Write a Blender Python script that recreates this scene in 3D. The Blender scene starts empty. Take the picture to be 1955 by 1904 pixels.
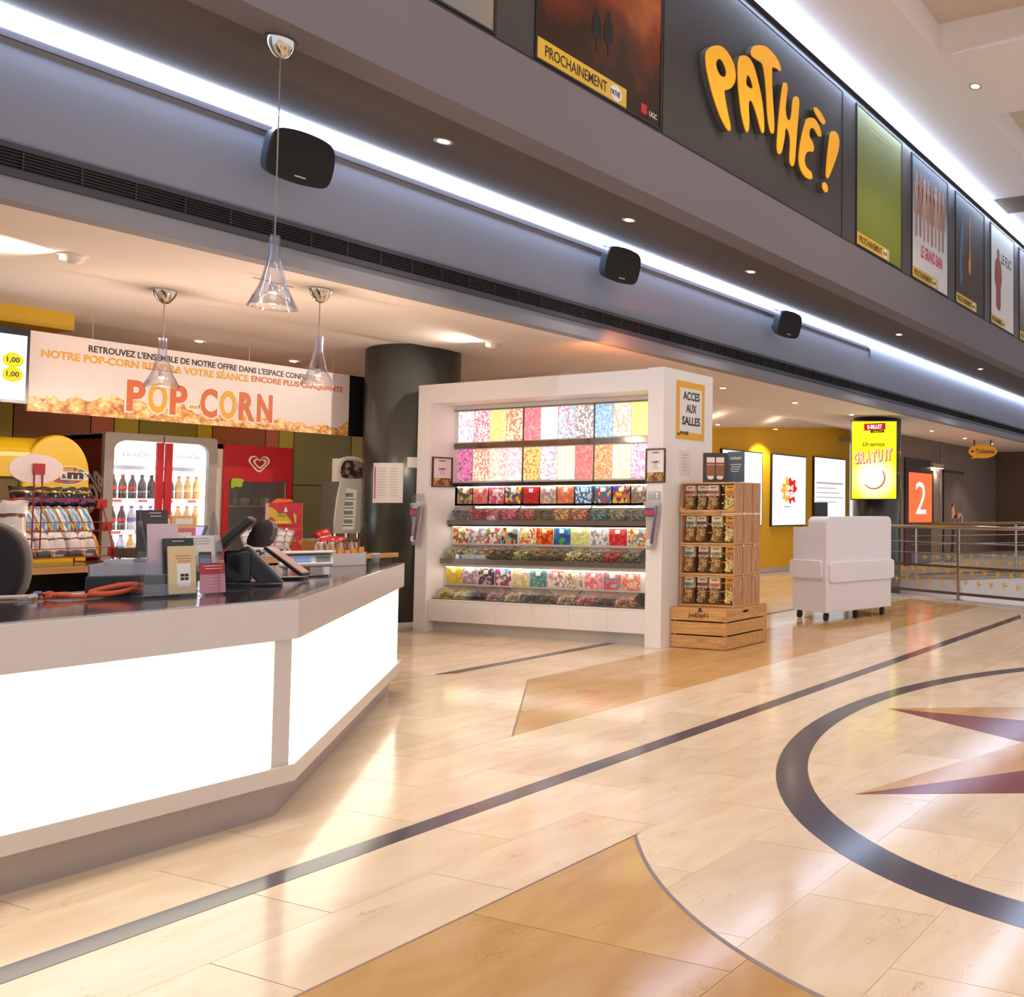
import bpy, bmesh, math, random
from mathutils import Matrix, Vector
random.seed(7)
S = bpy.context.scene
COL = S.collection
R = math.radians
# ------------------------------------------------------------------ camera
cam_d = bpy.data.cameras.new('camera')
cam_d.sensor_fit = 'HORIZONTAL'; cam_d.sensor_width = 36.0
cam_d.lens = 1640.0 * 36.0 / 1955.0
cam_d.shift_x = (977.5 - 1904.0) / 1955.0
cam_d.shift_y = -(952.0 - 916.5) / 1955.0
cam_d.clip_end = 200
cam = bpy.data.objects.new('camera', cam_d); COL.objects.link(cam)
az, pitch = math.atan2(.349, .937), .0373
cam.location = (0, 0, 1.3)
cam.rotation_euler = (math.pi / 2 + pitch, 0, az - math.pi / 2)
S.camera = cam
# ------------------------------------------------------------------ view, world
S.view_settings.view_transform = 'Standard'; S.view_settings.look = 'None'
S.view_settings.gamma = 1.0; S.view_settings.use_curve_mapping = False
S.view_settings.exposure = 0.14
S.cycles.caustics_reflective = False; S.cycles.caustics_refractive = False
S.cycles.transparent_max_bounces = 24; S.cycles.max_bounces = 8
def lin(c):
    def f(u):
        u /= 255.0
        return u / 12.92 if u <= .04045 else ((u + .055) / 1.055) ** 2.4
    return (f(c[0]), f(c[1]), f(c[2]), 1.0)
W = bpy.data.worlds.new('world'); S.world = W; W.use_nodes = True
W.node_tree.nodes['Background'].inputs[0].default_value = lin((244, 246, 255))
W.node_tree.nodes['Background'].inputs[1].default_value = 0.80
# ------------------------------------------------------------------ materials
MATS = {}
def mat(name, c=(200, 200, 200), rough=.5, metal=0.0, spec=.5, emit=None, es=0.0, coat=0.0, bump=0.0, bscale=60, vary=0.0, noise=0.0, nscale=8):
    if name in MATS: return MATS[name]
    m = bpy.data.materials.new(name); m.use_nodes = True; MATS[name] = m
    nt = m.node_tree; b = nt.nodes['Principled BSDF']
    b.inputs['Base Color'].default_value = lin(c)
    b.inputs['Roughness'].default_value = rough; b.inputs['Metallic'].default_value = metal
    b.inputs['Specular IOR Level'].default_value = spec
    b.inputs['Coat Weight'].default_value = coat; b.inputs['Coat Roughness'].default_value = .08
    if emit is not None:
        b.inputs['Emission Color'].default_value = lin(emit); b.inputs['Emission Strength'].default_value = es
    tc = None
    if bump or noise:
        tc = nt.nodes.new('ShaderNodeTexCoord')
    if noise:
        n = nt.nodes.new('ShaderNodeTexNoise'); n.inputs['Scale'].default_value = nscale; n.inputs['Detail'].default_value = 5
        nt.links.new(tc.outputs['Object'], n.inputs['Vector'])
        mx = nt.nodes.new('ShaderNodeMixRGB'); mx.blend_type = 'MIX'
        mx.inputs[1].default_value = tuple(v * (1 - noise) for v in lin(c)[:3]) + (1,)
        mx.inputs[2].default_value = tuple(min(1, v * (1 + noise)) for v in lin(c)[:3]) + (1,)
        nt.links.new(n.outputs['Fac'], mx.inputs[0]); nt.links.new(mx.outputs[0], b.inputs['Base Color'])
    if bump:
        n = nt.nodes.new('ShaderNodeTexNoise'); n.inputs['Scale'].default_value = bscale
        nt.links.new(tc.outputs['Object'], n.inputs['Vector'])
        bp = nt.nodes.new('ShaderNodeBump'); bp.inputs['Strength'].default_value = bump; bp.inputs['Distance'].default_value = .01
        nt.links.new(n.outputs['Fac'], bp.inputs['Height']); nt.links.new(bp.outputs[0], b.inputs['Normal'])
    return m
def glow(name, c, s):
    if name in MATS: return MATS[name]
    m = bpy.data.materials.new(name); m.use_nodes = True; MATS[name] = m
    nt = m.node_tree; nt.nodes.clear()
    e = nt.nodes.new('ShaderNodeEmission'); e.inputs[0].default_value = lin(c); e.inputs[1].default_value = s
    o = nt.nodes.new('ShaderNodeOutputMaterial'); nt.links.new(e.outputs[0], o.inputs[0])
    return m
def clear(name, tint=(255, 255, 255), body=0.06, edge=0.45, rough=.05, bodycol=(230, 230, 230)):
    """clear plastic or glass: see-through with a Fresnel sheen and a little body"""
    if name in MATS: return MATS[name]
    m = bpy.data.materials.new(name); m.use_nodes = True; MATS[name] = m
    nt = m.node_tree; nt.nodes.clear(); N = nt.nodes.new; L = nt.links.new
    o = N('ShaderNodeOutputMaterial'); t = N('ShaderNodeBsdfTransparent'); t.inputs[0].default_value = lin(tint)
    d = N('ShaderNodeBsdfDiffuse'); d.inputs[0].default_value = lin(bodycol)
    g = N('ShaderNodeBsdfGlossy'); g.inputs['Roughness'].default_value = rough
    m1 = N('ShaderNodeMixShader'); m1.inputs[0].default_value = body; L(t.outputs[0], m1.inputs[1]); L(d.outputs[0], m1.inputs[2])
    lw = N('ShaderNodeLayerWeight'); lw.inputs[0].default_value = .25
    mu = N('ShaderNodeMath'); mu.operation = 'MULTIPLY'; mu.inputs[1].default_value = edge
    ad = N('ShaderNodeMath'); ad.operation = 'ADD'; ad.inputs[1].default_value = .03
    L(lw.outputs['Facing'], mu.inputs[0]); L(mu.outputs[0], ad.inputs[0])
    m2 = N('ShaderNodeMixShader'); L(ad.outputs[0], m2.inputs[0]); L(m1.outputs[0], m2.inputs[1]); L(g.outputs[0], m2.inputs[2])
    L(m2.outputs[0], o.inputs[0])
    return m
def island(name, cols, rough=.4, emit=0.0):
    """each loose piece of the mesh takes one of the colours"""
    if name in MATS: return MATS[name]
    m = mat(name, cols[0], rough); nt = m.node_tree; b = nt.nodes['Principled BSDF']
    g = nt.nodes.new('ShaderNodeNewGeometry'); r = nt.nodes.new('ShaderNodeValToRGB'); ramp(r, cols)
    nt.links.new(g.outputs['Random Per Island'], r.inputs[0]); nt.links.new(r.outputs[0], b.inputs['Base Color'])
    return m
def ramp(r, cols):
    r.color_ramp.interpolation = 'CONSTANT'
    el = r.color_ramp.elements
    while len(el) < len(cols): el.new(.5)
    for i, c in enumerate(cols):
        el[i].position = i / len(cols)
    for i, c in enumerate(cols): el[i].color = lin(c)
def candy(name, cols, scale=45, es=0.0, gap=.35):
    """printed picture of sweets: packed cells in a few colours; es > 0 for back-lit film"""
    if name in MATS: return MATS[name]
    m = bpy.data.materials.new(name); m.use_nodes = True; MATS[name] = m
    nt = m.node_tree; N = nt.nodes.new; L = nt.links.new; b = nt.nodes['Principled BSDF']
    tc = N('ShaderNodeTexCoord'); mp = N('ShaderNodeMapping'); mp.inputs['Location'].default_value = (hash_(name) * 9, hash_(name + 'q') * 7, 0)
    no = N('ShaderNodeTexNoise'); no.inputs['Scale'].default_value = scale * .6
    add = N('ShaderNodeMixRGB'); add.blend_type = 'ADD'; add.inputs[0].default_value = .02
    v = N('ShaderNodeTexVoronoi'); v.inputs['Scale'].default_value = scale
    L(tc.outputs['Object'], mp.inputs[0]); L(mp.outputs[0], no.inputs['Vector']); L(mp.outputs[0], add.inputs[1]); L(no.outputs['Color'], add.inputs[2]); L(add.outputs[0], v.inputs['Vector'])
    sep = N('ShaderNodeSeparateColor'); L(v.outputs['Color'], sep.inputs[0])
    r = N('ShaderNodeValToRGB'); ramp(r, cols); L(sep.outputs[0], r.inputs[0])
    mr = N('ShaderNodeMapRange'); mr.inputs[1].default_value = .1; mr.inputs[2].default_value = .75; mr.inputs[3].default_value = 1.0; mr.inputs[4].default_value = 1 - gap
    L(v.outputs['Distance'], mr.inputs[0])
    mu = N('ShaderNodeMixRGB'); mu.blend_type = 'MULTIPLY'; mu.inputs[0].default_value = 1
    L(r.outputs[0], mu.inputs[1]); L(mr.outputs[0], mu.inputs[2])
    L(mu.outputs[0], b.inputs['Base Color']); b.inputs['Roughness'].default_value = .3
    if es:
        L(mu.outputs[0], b.inputs['Emission Color']); b.inputs['Emission Strength'].default_value = es
    return m
def hash_(s):
    h = 5381
    for ch in s: h = (h * 33 + ord(ch)) & 0xffff
    return h / 65535.0
def marble(name, c1, c2, vein, rough=.125, vs=3.0, vamt=.85):
    if name in MATS: return MATS[name]
    m = bpy.data.materials.new(name); m.use_nodes = True; MATS[name] = m
    nt = m.node_tree; N = nt.nodes.new; L = nt.links.new; b = nt.nodes['Principled BSDF']
    tc = N('ShaderNodeTexCoord'); oi = N('ShaderNodeObjectInfo')
    vm = N('ShaderNodeVectorMath'); vm.operation = 'MULTIPLY_ADD'; vm.inputs[1].default_value = (1, 1, 1)
    cmb = N('ShaderNodeCombineXYZ'); m30 = N('ShaderNodeMath'); m30.operation = 'MULTIPLY'; m30.inputs[1].default_value = 40
    L(oi.outputs['Random'], m30.inputs[0]); L(m30.outputs[0], cmb.inputs[2])
    L(tc.outputs['Object'], vm.inputs[0]); L(cmb.outputs[0], vm.inputs[2])
    mp = N('ShaderNodeMapping'); mp.inputs['Scale'].default_value = (1, 2.2, 1); mp.inputs['Rotation'].default_value = (0, 0, -1.0); L(vm.outputs[0], mp.inputs[0])
    n1 = N('ShaderNodeTexNoise'); n1.inputs['Scale'].default_value = vs; n1.inputs['Detail'].default_value = 8; n1.inputs['Distortion'].default_value = .6; L(mp.outputs[0], n1.inputs['Vector'])
    mx = N('ShaderNodeMixRGB'); mx.inputs[1].default_value = lin(c1); mx.inputs[2].default_value = lin(c2); 
    cr = N('ShaderNodeMapRange'); cr.inputs[1].default_value = .35; cr.inputs[2].default_value = .65; L(n1.outputs['Fac'], cr.inputs[0]); L(cr.outputs[0], mx.inputs[0])
    # thin crack-like veins
    n2 = N('ShaderNodeTexNoise'); n2.inputs['Scale'].default_value = vs * 2.3; n2.inputs['Detail'].default_value = 10; n2.inputs['Roughness'].default_value = .62; n2.inputs['Distortion'].default_value = 1.2; L(mp.outputs[0], n2.inputs['Vector'])
    ab = N('ShaderNodeMath'); ab.operation = 'SUBTRACT'; ab.inputs[1].default_value = .5; L(n2.outputs['Fac'], ab.inputs[0])
    a2 = N('ShaderNodeMath'); a2.operation = 'ABSOLUTE'; L(ab.outputs[0], a2.inputs[0])
    v1 = N('ShaderNodeMapRange'); v1.inputs[1].default_value = 0; v1.inputs[2].default_value = .010; v1.inputs[3].default_value = 1; v1.inputs[4].default_value = 0; L(a2.outputs[0], v1.inputs[0])
    n3 = N('ShaderNodeTexNoise'); n3.inputs['Scale'].default_value = 5; L(vm.outputs[0], n3.inputs['Vector'])
    v3 = N('ShaderNodeMapRange'); v3.inputs[1].default_value = .55; v3.inputs[2].default_value = .7; v3.inputs[4].default_value = vamt; L(n3.outputs['Fac'], v3.inputs[0])
    vv = N('ShaderNodeMath'); vv.operation = 'MULTIPLY'; L(v1.outputs[0], vv.inputs[0]); L(v3.outputs[0], vv.inputs[1])
    mx2 = N('ShaderNodeMixRGB'); mx2.inputs[2].default_value = lin(vein); L(vv.outputs[0], mx2.inputs[0]); L(mx.outputs[0], mx2.inputs[1])
    hs = N('ShaderNodeHueSaturation'); mv = N('ShaderNodeMapRange'); mv.inputs[3].default_value = .93; mv.inputs[4].default_value = 1.06; L(oi.outputs['Random'], mv.inputs[0]); L(mv.outputs[0], hs.inputs['Value']); L(mx2.outputs[0], hs.inputs['Color'])
    L(hs.outputs[0], b.inputs['Base Color']); b.inputs['Roughness'].default_value = rough; b.inputs['Specular IOR Level'].default_value = .32
    return m
def wood(name, c1, c2, axis='X'):
    if name in MATS: return MATS[name]
    m = bpy.data.materials.new(name); m.use_nodes = True; MATS[name] = m
    nt = m.node_tree; N = nt.nodes.new; L = nt.links.new; b = nt.nodes['Principled BSDF']
    tc = N('ShaderNodeTexCoord'); mp = N('ShaderNodeMapping'); oi = N('ShaderNodeObjectInfo')
    mp.inputs['Scale'].default_value = (1.5, 14, 14) if axis == 'X' else (14, 14, 1.5)
    cm = N('ShaderNodeCombineXYZ'); mm = N('ShaderNodeMath'); mm.operation = 'MULTIPLY'; mm.inputs[1].default_value = 30; L(oi.outputs['Random'], mm.inputs[0]); L(mm.outputs[0], cm.inputs[0]); L(mm.outputs[0], cm.inputs[2]); L(cm.outputs[0], mp.inputs['Location'])
    n = N('ShaderNodeTexNoise'); n.inputs['Scale'].default_value = 3; n.inputs['Detail'].default_value = 6; n.inputs['Distortion'].default_value = .8
    L(tc.outputs['Object'], mp.inputs[0]); L(mp.outputs[0], n.inputs['Vector'])
    mx = N('ShaderNodeMixRGB'); mx.inputs[1].default_value = lin(c1); mx.inputs[2].default_value = lin(c2)
    cr = N('ShaderNodeMapRange'); cr.inputs[1].default_value = .35; cr.inputs[2].default_value = .68; L(n.outputs['Fac'], cr.inputs[0]); L(cr.outputs[0], mx.inputs[0])
    L(mx.outputs[0], b.inputs['Base Color']); b.inputs['Roughness'].default_value = .5
    return m
# ------------------------------------------------------------------ mesh helpers
class MB:
    def __init__(s): s.v = []; s.f = []
    def add(s, vs, fs):
        n = len(s.v); s.v += [tuple(p) for p in vs]; s.f += [tuple(i + n for i in f) for f in fs]; return s
    def box(s, x0, x1, y0, y1, z0, z1):
        return s.add([(x0, y0, z0), (x1, y0, z0), (x1, y1, z0), (x0, y1, z0), (x0, y0, z1), (x1, y0, z1), (x1, y1, z1), (x0, y1, z1)],
                     [(0, 3, 2, 1), (4, 5, 6, 7), (0, 1, 5, 4), (1, 2, 6, 5), (2, 3, 7, 6), (3, 0, 4, 7)])
    def mbox(s, M, hx, hy, hz):
        c = [M @ Vector((a * hx, b * hy, d * hz)) for d in (-1, 1) for a, b in ((-1, -1), (1, -1), (1, 1), (-1, 1))]
        return s.add(c, [(0, 3, 2, 1), (4, 5, 6, 7), (0, 1, 5, 4), (1, 2, 6, 5), (2, 3, 7, 6), (3, 0, 4, 7)])
    def tube(s, pts, r, n=8, caps=True, rs=None):
        pts = [Vector(p) for p in pts]; rings = []; up = None
        for i, p in enumerate(pts):
            t = (pts[min(i + 1, len(pts) - 1)] - pts[max(i - 1, 0)]).normalized()
            if up is None:
                up = Vector((0, 0, 1)) if abs(t.z) < .9 else Vector((1, 0, 0))
            a = t.cross(up).normalized(); b = a.cross(t).normalized(); up = b
            rr = rs[i] if rs else r
            rings.append([p + a * rr * math.cos(2 * math.pi * k / n) + b * rr * math.sin(2 * math.pi * k / n) for k in range(n)])
        vs = [q for g in rings for q in g]; fs = []
        for i in range(len(rings) - 1):
            for k in range(n):
                fs.append((i * n + k, i * n + (k + 1) % n, (i + 1) * n + (k + 1) % n, (i + 1) * n + k))
        if caps:
            fs.append(tuple(range(n - 1, -1, -1))); fs.append(tuple(range((len(rings) - 1) * n, len(rings) * n)))
        return s.add(vs, fs)
    def lathe(s, prof, n=20, c=(0, 0, 0), caps=True):
        vs = []; fs = []
        for r, z in prof:
            for k in range(n):
                a = 2 * math.pi * k / n; vs.append((c[0] + r * math.cos(a), c[1] + r * math.sin(a), c[2] + z))
        for i in range(len(prof) - 1):
            for k in range(n):
                fs.append((i * n + k, i * n + (k + 1) % n, (i + 1) * n + (k + 1) % n, (i + 1) * n + k))
        if caps:
            fs.append(tuple(range(n - 1, -1, -1))); fs.append(tuple(range((len(prof) - 1) * n, len(prof) * n)))
        return s.add(vs, fs)
    def prism(s, poly, d0, d1, plane='XY'):
        """poly extruded: XY -> along z, XZ -> along y, YZ -> along x"""
        f = {'XY': lambda a, b, d: (a, b, d), 'XZ': lambda a, b, d: (a, d, b), 'YZ': lambda a, b, d: (d, a, b)}[plane]
        n = len(poly); vs = [f(a, b, d0) for a, b in poly] + [f(a, b, d1) for a, b in poly]
        fs = [tuple(range(n - 1, -1, -1)), tuple(range(n, 2 * n))] + [(i, (i + 1) % n, n + (i + 1) % n, n + i) for i in range(n)]
        return s.add(vs, fs)
    def mesh(s, name, smooth=False):
        me = bpy.data.meshes.new(name); me.from_pydata(s.v, [], s.f)
        bm = bmesh.new(); bm.from_mesh(me); bmesh.ops.recalc_face_normals(bm, faces=bm.faces); bm.to_mesh(me); bm.free()
        if smooth:
            for p in me.polygons: p.use_smooth = True
        me.update(); return me
    def build(s, name, m, parent=None, smooth=False, loc=None, rot=None, bevel=0.0, seg=2):
        return obj(name, s.mesh(name, smooth), m, parent, loc, rot, bevel, seg)
def obj(name, me, m, parent=None, loc=None, rot=None, bevel=0.0, seg=2):
    o = bpy.data.objects.new(name, me); COL.objects.link(o)
    if m is not None:
        if len(me.materials) == 0: me.materials.append(m)
        elif me.materials[0] != m:
            o.material_slots[0].link = 'OBJECT'; o.material_slots[0].material = m
    if parent is not None: o.parent = parent
    if loc is not None: o.location = loc
    if rot is not None: o.rotation_euler = rot
    if bevel:
        b = o.modifiers.new('bevel', 'BEVEL'); b.width = bevel; b.segments = seg; b.limit_method = 'ANGLE'; b.angle_limit = R(40)
    return o
def empty(name, loc=(0, 0, 0), rz=0.0, label=None, cat=None, group=None):
    o = bpy.data.objects.new(name, None); COL.objects.link(o); o.location = loc; o.rotation_euler = (0, 0, rz); o.empty_display_size = .1
    if label: tag(o, label, cat, group)
    return o
def tag(o, label, cat, group=None):
    o['label'] = label; o['category'] = cat
    if group: o['group'] = group
    return o
def struct(o): o['kind'] = 'structure'; return o
def rrect(x0, x1, z0, z1, r, n=5, corners=(1, 1, 1, 1)):
    """rounded rectangle, counter-clockwise from bottom left; corners = bl, br, tr, tl"""
    pts = []
    for (cx, cz, a0, on) in ((x0, z0, 180, corners[0]), (x1, z0, 270, corners[1]), (x1, z1, 0, corners[2]), (x0, z1, 90, corners[3])):
        if not on or r == 0: pts.append((cx, cz)); continue
        ox = cx + r if cx == x0 else cx - r; oz = cz + r if cz == z0 else cz - r
        for k in range(n + 1):
            a = R(a0 + 90 * k / n); pts.append((ox + r * math.cos(a), oz + r * math.sin(a)))
    return pts
def smoothpoly(p, k=4):
    out = []; n = len(p)
    for i in range(n):
        a, b, c, d = (Vector(p[(i + j) % n]) for j in (-1, 0, 1, 2))
        for t in range(k):
            u = t / k; out.append(tuple(.5 * ((2 * b) + (c - a) * u + (2 * a - 5 * b + 4 * c - d) * u * u + (3 * b - a - 3 * c + d) * u ** 3)))
    return out
def fill(splines, depth, name='shape'):
    """2-D outlines (holes allowed) in local x, z; front at y = -depth, back at y = 0"""
    cu = bpy.data.curves.new(name, 'CURVE'); cu.dimensions = '2D'; cu.fill_mode = 'BOTH'; cu.extrude = depth / 2
    for pts in splines:
        s = cu.splines.new('POLY'); s.points.add(len(pts) - 1); s.use_cyclic_u = True
        for q, p in zip(s.points, pts): q.co = (p[0], p[1], 0, 1)
    ob = bpy.data.objects.new(name, cu); me = bpy.data.meshes.new_from_object(ob)
    bpy.data.objects.remove(ob); bpy.data.curves.remove(cu)
    for v in me.vertices: x, y, z = v.co; v.co = (x, -z - depth / 2, y)
    me.materials.clear(); return me
TXT = {}
def text_mesh(t, w, h, bold=0.0, shear=0.0, depth=.002):
    key = (t, round(w, 4), round(h, 4), bold, shear, depth)
    if key in TXT: return TXT[key]
    cu = bpy.data.curves.new('lettering', 'FONT'); cu.body = t; cu.size = 1; cu.offset = bold; cu.shear = shear; cu.extrude = .001
    cu.resolution_u = 3
    ob = bpy.data.objects.new('lettering', cu); me = bpy.data.meshes.new_from_object(ob)
    bpy.data.objects.remove(ob); bpy.data.curves.remove(cu)
    xs = [v.co.x for v in me.vertices]; ys = [v.co.y for v in me.vertices]
    x0, x1, y0, y1 = min(xs), max(xs), min(ys), max(ys)
    for v in me.vertices:
        v.co = ((v.co.x - (x0 + x1) / 2) * w / (x1 - x0), -depth if v.co.z > 0 else 0.0, (v.co.y - (y0 + y1) / 2) * h / (y1 - y0))
    me.materials.clear(); TXT[key] = me; return me
def text(t, parent, x, y, z, w, h, m, bold=.0, shear=0.0, name='lettering', rot=None, depth=.002):
    """centred lettering on a front (-y) face at local x, y, z"""
    return obj(name, text_mesh(t, w, h, bold, shear, depth), m, parent, (x, y, z), rot)
ORD = ['first', 'second', 'third', 'fourth', 'fifth', 'sixth', 'seventh', 'eighth', 'ninth', 'tenth', 'eleventh', 'twelfth', 'thirteenth']
def spot(name, loc, target, power, angle=70, col=(255, 238, 222), r=.04, blend=.6, parent=None):
    d = bpy.data.lights.new(name, 'SPOT'); d.energy = power; d.spot_size = R(angle); d.spot_blend = blend; d.color = lin(col)[:3]; d.shadow_soft_size = r
    o = bpy.data.objects.new(name, d); COL.objects.link(o); o.location = loc
    o.rotation_euler = (Vector(target) - Vector(loc)).to_track_quat('-Z', 'Y').to_euler()
    if parent: o.parent = parent
    return o
# ================================================================== STRUCTURE
ZC, ZS, ZU = 3.153, 4.267, 7.07          # low ceiling, soffit, hall ceiling
YF, YB = 7.25, 5.807                     # bulkhead face, poster wall face
m_ceil = mat('ceiling_paint', (236, 226, 218), .85, noise=.02, nscale=2)
m_hall = mat('hall_ceiling_paint', (242, 236, 232), .85)
m_bulk = mat('bulkhead_paint', (142, 143, 153), .75, bump=.02, bscale=90)
m_soff = mat('soffit_paint', (89, 79, 68), .8)
m_beam = mat('beam_paint', (120, 114, 119), .8)
m_dark = mat('poster_wall_lacquer', (76, 74, 75), .3, spec=.3)
m_line = mat('joint_black', (18, 18, 18), .6)
# ---- floor: bed with a stairwell opening, stone slabs on it
VOID = [(13.1, 8.25), (11.75, 4.98), (10.0, 0.75), (20.0, 2.6), (15.75, 6.60), (15.9, 8.9), (14.3, 9.25)]
m_bed = mat('grout', (196, 168, 132), .5)
m_cream = marble('cream_marble', (226, 204, 176), (216, 190, 158), (140, 102, 66))
m_ochre = marble('ochre_marble', (200, 160, 106), (186, 142, 88), (128, 92, 52), vs=2.2)
m_strip = mat('dark_stone', (84, 77, 83), .13, spec=.3, noise=.06, nscale=5)
m_red = mat('red_stone', (128, 62, 54), .14, spec=.3, noise=.06, nscale=4)
m_far = marble('cream_marble_far', (224, 202, 174), (212, 186, 152), (150, 112, 76), rough=.09)
fl = struct(obj('floor', fill([[(-6, -6), (27, -6), (27, 14), (-6, 14)], VOID], .05), m_far))
fl.rotation_euler = (R(-90), 0, 0)
# fill() lays shapes in x,z facing -y: turn it so that its front becomes the top
fl.data.transform(Matrix.Rotation(R(-90), 4, 'X')); fl.rotation_euler = (0, 0, 0)
zs_ = [v.co.z for v in fl.data.vertices]; dz = -max(zs_) - .004
for v in fl.data.vertices: v.co.z += dz
fl.data.materials.clear(); fl.data.materials.append(m_far)
def clip(poly, a, b, c):
    """keep a*x + b*y >= c"""
    out = []; n = len(poly)
    for i in range(n):
        p, q = poly[i], poly[(i + 1) % n]; dp = a * p[0] + b * p[1] - c; dq = a * q[0] + b * q[1] - c
        if dp >= 0: out.append(p)
        if (dp >= 0) != (dq >= 0):
            t = dp / (dp - dq); out.append((p[0] + (q[0] - p[0]) * t, p[1] + (q[1] - p[1]) * t))
    return out
def area(p): return .5 * abs(sum(p[i][0] * p[(i + 1) % len(p)][1] - p[(i + 1) % len(p)][0] * p[i][1] for i in range(len(p))))
CX, CY = 5.12, .418
def seen(poly):
    x = sum(p[0] for p in poly) / len(poly); y = sum(p[1] for p in poly) / len(poly)
    return y > .30 * x - .5 and y < 2.72 * x + .9 and x < 11.6
def slab(poly, m, z1=0.0):
    g = .0011; cx = sum(p[0] for p in poly) / len(poly); cy = sum(p[1] for p in poly) / len(poly)
    if area(poly) < .004 or not seen(poly): return
    pp = []
    for x, y in poly:
        d = math.hypot(x - cx, y - cy) or 1; k = max(0, d - g * 1.5) / d; pp.append((cx + (x - cx) * k, cy + (y - cy) * k))
    b = MB(); b.prism(pp, -.02, z1); b.build('slab', m, fl)
rows = []
ys = [-.75, -.27, .21, .69, 1.16, 1.64, 2.12, 2.59, 3.01, 3.415]
for i in range(len(ys) - 1): rows.append((ys[i], ys[i + 1], i))
y = 3.54; k = 20
for yy in (3.965, 4.39, 4.85, 5.30, 5.76, 6.14, 6.52): rows.append((y, yy, k)); y = yy; k += 1
y = 6.64
for yy in (7.1, 7.56, 8.02, 8.48, 8.94, 9.4, 9.86, 10.3): rows.append((y, yy, k)); y = yy; k += 1
LEN = .66
for y0, y1, k in rows:
    off = (2.235 if k % 2 else 2.565)
    x = off - 6 * LEN
    while x < 11.9:
        P0 = [(x, y0), (x + LEN, y0), (x + LEN, y1), (x, y1)]
        x += LEN
        # stop at the edge of the stairwell
        P0 = clip(P0, -.921, .389, -.921 * 11.42 + .389 * 4.98)
        if len(P0) < 3: continue
        if 4.38 < y0 < 5.7:
            a = clip(P0, 1.374, -1.299, 1.374 * 3.727 - 1.299 * 4.39)
            if len(a) > 2: slab(a, m_ochre)
            a = clip(P0, -1.374, 1.299, -(1.374 * 3.727 - 1.299 * 4.39))
            if len(a) > 2: slab(a, m_cream)
        elif y1 <= 2.60:
            # inside the big circle cream, outside it ochre
            far = max(math.hypot(px - CX, py - CY) for px, py in P0); near = min(math.hypot(px - CX, py - CY) for px, py in P0)
            if near < 3.187:
                a = P0
                for j in range(72):
                    t = 2 * math.pi * j / 72; a = clip(a, -math.cos(t), -math.sin(t), -math.cos(t) * CX - math.sin(t) * CY - 3.187)
                    if len(a) < 3: break
                if len(a) > 2: slab(a, m_cream, .0006)
        else: slab(P0, m_cream)
# ochre field left of the circle: larger slabs lying just under the circle's edge
for i, (y0, y1) in enumerate(((-.5, .55), (.55, 1.57), (1.57, 2.59))):
    x = -1.0 + .5 * (i % 2)
    while x < 4.6:
        slab([(x, y0), (x + 1.02, y0), (x + 1.02, y1), (x, y1)], m_ochre); x += 1.02
def inlay(name, poly, m, z=.0016):
    b = MB(); b.prism(poly, -.02, z); return b.build(name, m, fl)
inlay('dark_strip', [(-3, 3.415), (10.0, 3.415), (10.33, 3.54), (-3, 3.54)], m_strip, .0012)
inlay('dark_strip', [(5.06, 6.52), (11.3, 6.52), (11.3, 6.64), (4.93, 6.64)], m_strip, .0012)
def ring(name, r0, r1, m, z, n=128, a0=0, a1=360):
    b = MB(); vs = []; fs = []
    for k in range(n + 1):
        t = R(a0 + (a1 - a0) * k / n); c_, s_ = math.cos(t), math.sin(t)
        vs += [(CX + r0 * c_, CY + r0 * s_, z), (CX + r1 * c_, CY + r1 * s_, z), (CX + r1 * c_, CY + r1 * s_, -.02), (CX + r0 * c_, CY + r0 * s_, -.02)]
    for k in range(n):
        for j in range(4): fs.append((4 * k + j, 4 * k + (j + 1) % 4, 4 * k + 4 + (j + 1) % 4, 4 * k + 4 + j))
    b.add(vs, fs); return b.build(name, m, fl)
ring('dark_ring', 2.417, 2.573, m_strip, .0014)
m_brass = mat('joint_metal', (150, 132, 124), .35, metal=.6)
ring('joint_ring', 3.187, 3.199, m_brass, .0012, a0=137.2, a1=225)
inlay('joint_bar', [(-2, 2.586), (2.80, 2.586), (2.80, 2.594), (-2, 2.594)], m_brass, .0012)
inlay('joint_bar', [(3.722, 4.381), (3.732, 4.381), (5.031, 5.755), (5.021, 5.755)], m_brass, .0012)
for i in range(8):
    a = R(90 + 45 * i); t = (CX + 2.255 * math.cos(a), CY + 2.255 * math.sin(a))
    for s_, m in ((1, m_red), (-1, m_ochre)):
        q = (CX + 1.25 * math.cos(a + s_ * R(22.5)), CY + 1.25 * math.sin(a + s_ * R(22.5)))
        inlay('star_point', [t, q, (CX, CY)], m, .0018)
# ---- stairwell below the opening, white lining
m_well = mat('well_white', (244, 240, 238), .35)
b = MB(); n = len(VOID)
for i in range(n):
    p, q = VOID[i], VOID[(i + 1) % n]
    b.add([(p[0], p[1], 0), (q[0], q[1], 0), (q[0], q[1], -2.6), (p[0], p[1], -2.6)], [(0, 1, 2, 3)])
b.add([(x, y, -2.6) for x, y in VOID], [tuple(range(n))])
struct(b.build('wall_stairwell', m_well))
b = MB(); b.prism([(13.1, 8.25), (10.0, .75), (9.68, .88), (12.75, 8.3)], -.02, .004)
b.build('kerb', mat('kerb_stone', (205, 190, 182), .2), fl)
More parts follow.
